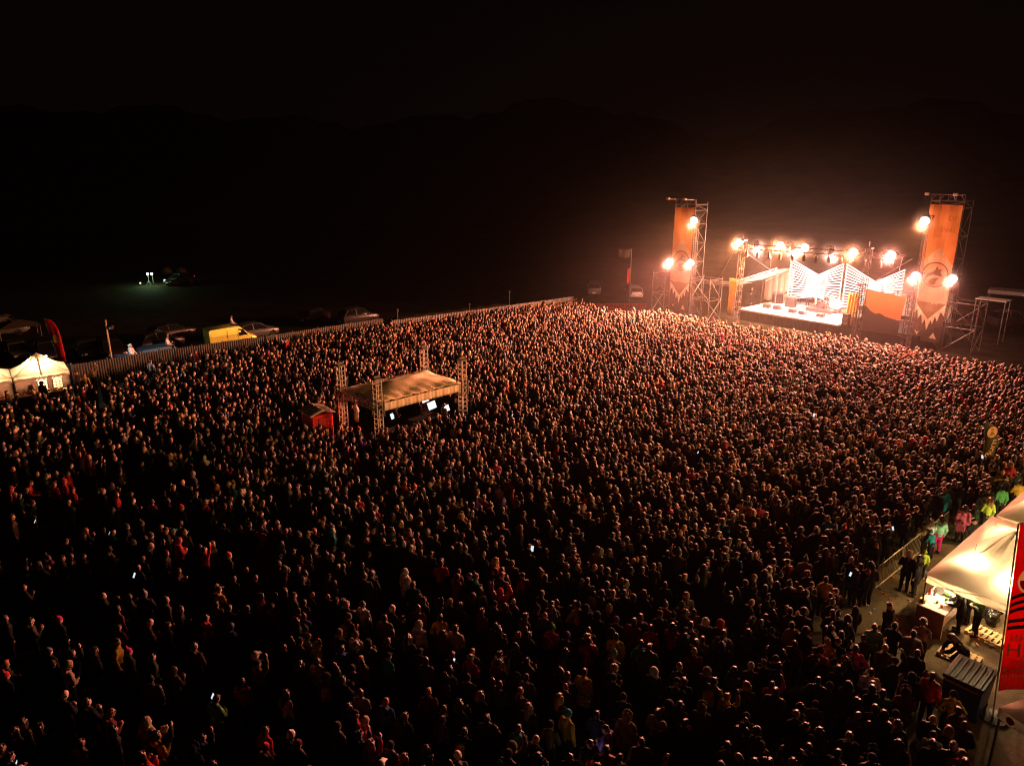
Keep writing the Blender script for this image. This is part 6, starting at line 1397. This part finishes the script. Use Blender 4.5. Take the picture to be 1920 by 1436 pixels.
# ================================================================== PEOPLE ONE CAN PICK OUT
def head_at(px, py, h=1.66): p = at(px, py, h); p.z = 0; return p
def place(px, py, lb, pose='stand', g='jacket', c='black', hat='short hair', hc='dark brown', tr='black', face=None, sc=1.0, grp='people standing in the concert crowd', bp=None):
    p = head_at(px, py, 1.66 * sc); TAKEN.append(p); SEEN.add((c, g, hat, hc))
    return person(lb, p, face_stage(p, .15) if face is None else face, pose, g, c, hat, hc, tr, sc, grp, backpack=bp)
D = [ # px, py of the head, label, pose, garment, colour, headwear, its colour, extra
 (825, 1158, 'person in a yellow jacket seen from behind with short black hair', 'pockets', 'jacket', 'mustard', 'short hair', 'black'),
 (786, 1170, 'person with a white hood up beside the yellow jacket', 'stand', 'hoodie', 'white', 'raised hood', 'white'),
 (735, 1142, 'person in a black jacket and white beanie in the middle of the crowd', 'stand', 'jacket', 'black', 'beanie', 'white'),
 (760, 1072, 'person wrapped in a white hooded parka among dark jackets', 'stand', 'parka', 'white', 'raised hood', 'white'),
 (938, 1108, 'person in a red padded jacket with arms up, above the others', 'cheering', 'padded jacket', 'red', 'raised hood', 'red'),
 (667, 1190, 'person with short brown hair in a pale collared white coat', 'stand', 'coat', 'white', 'short hair', 'brown'),
 (680, 1133, 'person in a pale grey hoodie with short brown hair', 'crossed', 'hoodie', 'pale grey', 'short hair', 'brown'),
 (900, 1303, 'person with long blond hair over a black coat', 'stand', 'coat', 'black', 'long hair', 'blond'),
 (829, 1350, 'person in a bright purple jacket with a brown ponytail', 'stand', 'jacket', 'purple', 'ponytail', 'brown'),
 (870, 1372, 'person in a black jacket carrying a mustard backpack', 'stand', 'jacket', 'black', 'short hair', 'brown', dict(bp='mustard')),
 (632, 1362, 'person in an olive padded jacket and olive beanie with arms crossed', 'crossed', 'padded jacket', 'olive', 'beanie', 'olive'),
 (757, 1420, 'person with long ginger hair at the bottom of the crowd', 'stand', 'hoodie', 'olive', 'long hair', 'ginger'),
 (858, 1418, 'person in a grey hoodie and white beanie at the bottom of the crowd', 'stand', 'hoodie', 'grey', 'beanie', 'white'),
 (545, 1378, 'person in a black hoodie with a white beanie left of the maroon beanie', 'stand', 'hoodie', 'black', 'beanie', 'white'),
 (558, 1396, 'person in a navy padded jacket and maroon beanie', 'stand', 'padded jacket', 'navy', 'beanie', 'maroon'),
 (497, 1402, 'person in a khaki coat and red beanie', 'pockets', 'coat', 'khaki', 'beanie', 'red'),
 (972, 1366, 'person in a teal hoodie with a yellow emblem on the back', 'stand', 'hoodie', 'teal', 'cropped hair', 'brown'),
 (723, 1316, 'person in a blue hoodie with short ginger hair', 'stand', 'hoodie', 'blue', 'short hair', 'ginger'),
 (935, 1245, 'person in a maroon jacket with curly brown hair holding both hands together', 'clapping', 'jacket', 'maroon', 'curly hair', 'brown'),
 (535, 1300, 'person in a pale grey jacket with long brown hair', 'stand', 'jacket', 'pale grey', 'long hair', 'brown'),
 (845, 1230, 'person in a charcoal jacket looking down at a lit phone', 'reading', 'jacket', 'charcoal', 'short hair', 'brown'),
 (675, 1300, 'person in a grey padded jacket with a pale scarf-like collar and short brown hair', 'turned', 'padded jacket', 'grey', 'short hair', 'brown'),
 (56, 1164, 'person in an olive hoodie clapping, with cropped black hair', 'clapping', 'hoodie', 'olive', 'cropped hair', 'black'),
 (110, 1163, 'person in black with a magenta beanie near the left edge', 'stand', 'jacket', 'black', 'beanie', 'magenta'),
 (125, 1248, 'person in a beige hoodie with the hood up looking down', 'reading', 'hoodie', 'beige', 'raised hood', 'beige'),
 (240, 1223, 'person in black with a magenta bobble hat', 'stand', 'jacket', 'black', 'bobble hat', 'magenta'),
 (275, 1352, 'person draped in a beige hooded parka in the dark left corner', 'pockets', 'parka', 'beige', 'raised hood', 'beige'),
 (402, 1312, 'person in a green padded jacket holding a lit phone', 'reading', 'padded jacket', 'green', 'short hair', 'black'),
 (150, 1393, 'person in a khaki jacket with hands on hips at the lower left', 'hips', 'jacket', 'khaki', 'cropped hair', 'brown'),
 (10, 1268, 'person in a red and grey beanie cut by the left edge', 'stand', 'jacket', 'charcoal', 'bobble hat', 'red'),
 (203, 1338, 'person in a maroon hoodie holding a lit phone low', 'reading', 'hoodie', 'maroon', 'short hair', 'ginger'),
 (386, 1158, 'person in a bright red hoodie with arms crossed and short black hair', 'crossed', 'hoodie', 'red', 'short hair', 'black'),
 (1149, 1228, 'person in a grey coat and mint green beanie holding a phone light', 'reading', 'coat', 'grey', 'beanie', 'mint'),
 (1225, 1258, 'person with a white hood up over a dark green hoodie', 'turned', 'hoodie', 'dark green', 'raised hood', 'white'),
 (1175, 1343, 'person in a khaki parka with a fur-trimmed hood up', 'stand', 'parka', 'khaki', 'fur hood', 'beige'),
 (1323, 1165, 'person in a charcoal jacket with a big white hood up', 'stand', 'parka', 'charcoal', 'raised hood', 'white'),
 (1351, 1168, 'person in black with a red hood up beside the big white hood', 'stand', 'hoodie', 'black', 'raised hood', 'red'),
 (1155, 1163, 'person in black with a purple beanie, the far one of two', 'stand', 'jacket', 'black', 'beanie', 'purple'),
 (1063, 1192, 'person in navy with a purple beanie, the near one of two', 'stand', 'hoodie', 'navy', 'beanie', 'purple'),
 (1035, 1178, 'person in a magenta jacket with a green bobble hat', 'stand', 'jacket', 'magenta', 'bobble hat', 'green'),
 (1220, 1178, 'person in a bright red jacket with short black hair', 'stand', 'jacket', 'red', 'short hair', 'black'),
 (990, 1325, 'person with long blond hair over an olive jacket', 'stand', 'jacket', 'olive', 'long hair', 'blond'),
 (1068, 1416, 'person facing the camera looking down at a phone that lights the face', 'reading', 'jacket', 'black', 'cropped hair', 'brown', dict(face=-1.5)),
 (1105, 1390, 'young person facing the camera with a pale lit face in a charcoal hoodie', 'reading', 'hoodie', 'charcoal', 'cropped hair', 'dark brown', dict(face=-1.3)),
 (1243, 1362, 'person in a charcoal coat and khaki beanie', 'stand', 'coat', 'charcoal', 'beanie', 'khaki'),
 (1140, 1368, 'person in a purple padded jacket looking down to the left', 'reading', 'padded jacket', 'purple', 'short hair', 'brown', dict(face=2.6)),
 (1408, 1250, 'person in a dark brown jacket with a round pale beanie', 'stand', 'jacket', 'dark brown', 'beanie', 'pale grey'),
 (1326, 1258, 'person in a dark brown parka with a khaki hood up', 'stand', 'parka', 'dark brown', 'raised hood', 'khaki'),
 (1316, 1326, 'person in an olive parka with a furry hood', 'stand', 'parka', 'olive', 'fur hood', 'khaki'),
 (1400, 1285, 'person with long ginger hair in a dark brown coat', 'turned', 'coat', 'dark brown', 'long hair', 'ginger'),
 (1640, 1176, 'person in a green padded jacket at the edge of the paved lane', 'stand', 'padded jacket', 'green', 'short hair', 'brown'),
 (1605, 1216, 'person in a magenta hoodie near the paved lane', 'hips', 'hoodie', 'magenta', 'short hair', 'brown'),
 (1634, 1260, 'person in a white jacket with dark lower half and black hair', 'crossed', 'jacket', 'white', 'cropped hair', 'black'),
 (1660, 1215, 'person with short blond hair in an olive coat beside the green jacket', 'stand', 'coat', 'olive', 'short hair', 'blond'),
 (1669, 1136, 'person in a black jacket walking alone on the paved lane', 'walking', 'jacket', 'black', 'short hair', 'dark brown', dict(face=-1.2)),
 (1720, 1225, 'person in a wide black coat standing before the counter', 'stand', 'coat', 'black', 'short hair', 'black', dict(face=.9)),
 (1733, 1172, 'person in a grey striped scarf leaning on the counter front', 'leaning', 'jacket', 'grey', 'curly hair', 'brown', dict(face=1.2)),
 (1710, 1268, 'person in a navy hoodie with the hood up at the lane edge', 'stand', 'hoodie', 'navy', 'raised hood', 'navy'),
 (1705, 1038, 'tall person in black with a beige hood standing on the paved lane', 'turned', 'hoodie', 'black', 'raised hood', 'beige', dict(face=1.0)),
 (1725, 1046, 'person in a black coat on the paved lane beside the beige hood', 'stand', 'coat', 'black', 'long hair', 'dark brown', dict(face=2.4)),
 # round the barriers at the right
 (1752, 1000, 'child in a teal jacket climbing at the crowd barrier', 'leaning', 'hoodie', 'teal', 'beanie', 'teal', dict(sc=.72, face=1.9)),
 (1766, 972, 'woman in a mint top and magenta trousers behind the barrier', 'stand', 'hoodie', 'mint', 'ponytail', 'brown', dict(tr='magenta')),
 (1748, 978, 'person in a white jacket with blond hair by the barrier', 'reading', 'jacket', 'white', 'short hair', 'blond', dict(sc=.9)),
 (1733, 984, 'person in a khaki hoodie and grey-green beanie by the barrier', 'stand', 'hoodie', 'khaki', 'beanie', 'dark green', dict(sc=.85)),
 (1735, 1035, 'child in a lime jacket beside the child in teal', 'stand', 'hoodie', 'lime', 'beanie', 'lime', dict(sc=.68)),
 (1881, 915, 'person in a bright green jacket behind the tents', 'stand', 'jacket', 'green', 'short hair', 'black'),
 (1856, 938, 'person with blond hair in a lime jacket behind the tents', 'turned', 'jacket', 'lime', 'long hair', 'blond'),
 (1895, 870, 'person with long blond hair in a red coat by the green flag', 'turned', 'coat', 'red', 'long hair', 'blond'),
 (1913, 905, 'person in a yellow jacket near the second tent', 'clapping', 'jacket', 'mustard', 'short hair', 'brown'),
 (1810, 952, 'person in a pink coat with long dark hair near the tents', 'stand', 'coat', 'pink', 'long hair', 'dark brown'),
 (1826, 977, 'person facing the lane with a warmly lit face above the tent edge', 'stand', 'jacket', 'black', 'short hair', 'black', dict(face=-1.4)),
 (1640, 970, 'person with long ginger hair in a beige jacket', 'stand', 'jacket', 'beige', 'long hair', 'ginger'),
 # left side
 (20, 916, 'person in a red rescue jacket at the left edge, leftmost of the group', 'stand', 'jacket', 'red', 'peaked cap', 'red', dict(face=.3)),
 (47, 906, 'person in a red rescue jacket bending forward', 'leaning', 'jacket', 'red', 'cropped hair', 'brown', dict(face=.4)),
 (101, 908, 'person in a red rescue jacket with a white cross on the back', 'stand', 'jacket', 'red', 'short hair', 'brown', dict(face=1.2)),
 (120, 903, 'person in a red rescue jacket and cap, farther one of the group', 'stand', 'jacket', 'red', 'beanie', 'red'),
 (136, 918, 'person in a red rescue jacket at the right end of the group', 'turned', 'jacket', 'red', 'peaked cap', 'maroon'),
 (158, 704, 'person in a yellow t-shirt standing before the grey fence', 'stand', 'jacket', 'mustard', 'short hair', 'ginger', dict(face=1.9)),
 (143, 700, 'person in a black jacket with white stripes by the grey fence', 'crossed', 'jacket', 'black', 'short hair', 'brown', dict(face=.3)),
 (172, 690, 'person in a khaki shirt holding something up by the grey fence', 'raised', 'jacket', 'khaki', 'short hair', 'black', dict(face=2.0)),
 (282, 678, 'person in a white-backed jacket beside the fence', 'stand', 'jacket', 'pale grey', 'short hair', 'brown', dict(face=1.4)),
 (366, 660, 'person in a bright red jacket against the fence', 'stand', 'padded jacket', 'red', 'short hair', 'brown', dict(face=.5)),
 (57, 715, 'server in a beige hoodie at the lit food tent', 'leaning', 'hoodie', 'beige', 'short hair', 'black', dict(face=.3)),
 (78, 718, 'customer in black silhouetted against the lit food tent', 'stand', 'hoodie', 'black', 'raised hood', 'black', dict(face=1.5)),
 (12, 736, 'person in dark clothes standing left of the maroon railing', 'crossed', 'jacket', 'dark brown', 'short hair', 'black'),
 (31, 738, 'person in a dark coat standing before the maroon railing', 'stand', 'coat', 'charcoal', 'peaked cap', 'black'),
 (126, 740, 'person with long blond hair in a mustard coat below the food tents', 'stand', 'coat', 'mustard', 'long hair', 'blond'),
 (205, 1030, 'person in a khaki striped coat with wide sleeves', 'turned', 'coat', 'khaki', 'short hair', 'black'),
 (272, 1026, 'person in black with a wide beige hood bent forward', 'leaning', 'hoodie', 'black', 'raised hood', 'beige'),
 (340, 952, 'person in black with a bright red beanie', 'stand', 'jacket', 'black', 'beanie', 'red'),
 (383, 1030, 'person in a red jacket stretching one arm up', 'raised', 'jacket', 'red', 'cropped hair', 'black'),
]
cross = None
for row in D:
    px, py, lb, po, g, c, h, hc = row[:8]; kw = row[8] if len(row) > 8 else {}
    grp = 'people standing in the concert crowd'
    if 'rescue' in lb: grp = 'rescue crew in red jackets'
    r = place(px, py, lb, po, g, c, h, hc, kw.get('tr', 'black'), kw.get('face'), kw.get('sc', 1.0), grp, kw.get('bp'))
    if 'white cross' in lb:
        m = MB(); m.box((-.19, 0, 1.25), (.01, .2, .06)); m.box((-.19, 0, 1.25), (.012, .06, .2)); m.build('back_print', CRM, r)
    if 'yellow emblem' in lb:
        m = MB(); m.bar((-.175, .07, 1.14), (-.172, -.02, 1.34), .05, .012); m.bar((-.175, .0, 1.24), (-.175, -.07, 1.14), .05, .014); m.build('back_print', mat('yellow_emblem', (.7, .45, .05)), r)
# under the near tent
person('seller in a black coat with a beanie of yellow behind the counter', CTP + V * .22 + U * 1.0, math.atan2(-V.y, -V.x) + .3, 'leaning', 'coat', 'black', 'beanie', 'mustard', 'black', 1.0, 'people under the near tent')
person('seller in a green quilted coat behind the counter', CTP + V * .70 + U * 1.15, math.atan2(-V.y, -V.x) + .6, 'reading', 'padded jacket', 'dark green', 'short hair', 'brown', 'black', 1.0, 'people under the near tent')
person('person with grey hair sitting at the counter edge in black', CTP + V * .25 + U * 1.75, math.atan2(-V.y, -V.x), 'leaning', 'jacket', 'black', 'short hair', 'grey', 'black', 1.0, 'people under the near tent')
person('person in black kneeling over the front pallet', at(1812, 1208, .75) * Vector((1, 1, 0)) if False else Vector((at(1812, 1212, .8).x, at(1812, 1212, .8).y, .14)), TH + 2.2, 'kneeling', 'hoodie', 'black', 'long hair', 'dark brown', 'black', 1.0, 'people under the near tent')
TAKEN.append(b0)

# ---- phones glowing in the crowd
PHG = emit('phone_screen', (.75, .85, 1), 1.0)
def phone(px, py, h, lb, s=1.0):
    p = at(px, py, h); o = thing('phone', lb, 'phone', p, face_stage(p, .4) + R(180)); r = Matrix.Rotation(-.5, 3, 'Y')
    MB().box((0, 0, 0), (.012, .085 * s, .165 * s), r, .004).build('case', BLACK, o); MB().box((.009, 0, 0), (.005, .08 * s, .155 * s), r).build('screen', PHG, o)
for px, py, h, lb, s in ((1526, 778, 1.75, 'phone held up in the right half of the crowd, brightest white speck', 1.3), (1708, 797, 1.7, 'phone glowing in the far right of the crowd', 1), (1006, 794, 1.75, 'phone glowing right of the sound desk tent', 1), (961, 778, 1.75, 'phone just right of the tent towers', .9),
        (465, 804, 1.6, 'phone glowing left of the red cabin', 1), (66, 977, 1.4, 'phone glowing below the rescue crew', 1), (205, 1000, 1.4, 'phone glowing above the khaki striped coat', 1), (252, 1078, 1.3, 'phone glowing in the dark left of the crowd', 1.2), (310, 1008, 1.4, 'phone with a yellowish glow left of centre', 1), (352, 998, 1.4, 'phone held low right of the yellowish one', .8),
        (851, 1238, 1.3, 'phone with a violet edge lighting the charcoal jacket', 1), (1160, 1248, 1.15, 'phone light held by the grey coat with mint beanie', 1.2), (184, 1340, 1.2, 'phone held low by the maroon hoodie', 1), (399, 1304, 1.4, 'phone held up by the green padded jacket', 1), (1595, 1076, 1.5, 'phone glowing left of the first crowd barrier', 1), (1674, 990, 1.5, 'phone glowing left of the mint top', 1), (1842, 856, 1.7, 'phone held up beside the green feather flag', 1.2), (30, 1432, 1.4, 'phone with a bluish screen in the bottom left corner', 1.2), (1309, 848, 1.7, 'phone speck right of the crowd centre', .8), (998, 1028, 1.6, 'warm phone flash in the middle of the crowd', 1.4)):
    phone(px, py, h, lb, s)
lamp('phone_glow', 'POINT', at(1068, 1424, 1.2) + Vector((0, -.25, .05)), 2.2, (1, .75, .6)); lamp('phone_glow', 'POINT', at(1105, 1398, 1.2) + Vector((0, -.2, .1)), 2.0, (1, .8, .7))
build_crowd(215)

# ================================================================== AIR
def air(name, mb, dens, aniso, col, lb):
    m = bpy.data.materials.new(name + '_air'); m.use_nodes = True; t = m.node_tree; t.nodes.clear()
    v = t.nodes.new('ShaderNodeVolumePrincipled'); v.inputs['Color'].default_value = (*col, 1); v.inputs['Density'].default_value = dens; v.inputs['Anisotropy'].default_value = aniso
    v.inputs['Density Attribute'].default_value = ''
    o_ = t.nodes.new('ShaderNodeOutputMaterial'); t.links.new(v.outputs[0], o_.inputs['Volume'])
    try: m.cycles.homogeneous_volume = True
    except Exception: pass
    return tag(mb.build(name, m), lb, 'haze' if name == 'haze' else 'smoke', kind='stuff')
air('haze', MB().box((0, 165, 42), (850, 540, 86)), .00004, .55, (.95, .95, .95), 'thin night haze over the whole field')
c_ = W(6, -1, 5.5); SR = (34, 30, 22)
sm = air('stage_smoke', MB().ball((0, 0, 0), SR, 28, 16), .0, 0, (.95, .93, .9), 'warm smoke drifting round the stage lamps'); sm.location = c_
m_ = sm.data.materials[0]; t = m_.node_tree; m_.cycles.homogeneous_volume = False
vn = [n for n in t.nodes if n.bl_idname == 'ShaderNodeVolumePrincipled'][0]; tc = t.nodes.new('ShaderNodeTexCoord'); mp = t.nodes.new('ShaderNodeMapping'); mp.inputs['Scale'].default_value = [1 / r for r in SR]
ln = t.nodes.new('ShaderNodeVectorMath'); ln.operation = 'LENGTH'; mr = t.nodes.new('ShaderNodeMapRange'); mr.interpolation_type = 'SMOOTHERSTEP'
mr.inputs[1].default_value, mr.inputs[2].default_value, mr.inputs[3].default_value, mr.inputs[4].default_value = .12, .97, .0016, 0
t.links.new(tc.outputs['Object'], mp.inputs[0]); t.links.new(mp.outputs[0], ln.inputs[0]); t.links.new(ln.outputs['Value'], mr.inputs[0]); t.links.new(mr.outputs[0], vn.inputs['Density'])

# balls of thicker haze added round each lamp to give it a soft halo
pm = sm.data.materials[0].copy(); pm.name = 'lamp_smoke_air'; t = pm.node_tree; pm.cycles.homogeneous_volume = False
[n for n in t.nodes if n.bl_idname == 'ShaderNodeMapping'][0].inputs['Scale'].default_value = (1 / 1.6,) * 3
mr = [n for n in t.nodes if n.bl_idname == 'ShaderNodeMapRange'][0]; mr.inputs[1].default_value, mr.inputs[2].default_value, mr.inputs[3].default_value = 0, .95, .075
for q in LAMPS:
    p_ = MB().ball((0, 0, 0), 1.6, 16, 10).build('lamp_smoke', pm); p_.location = q; tag(p_, 'soft puff of smoke glowing round a stage lamp', 'smoke', 'puffs of smoke at the stage lamps', 'stuff')
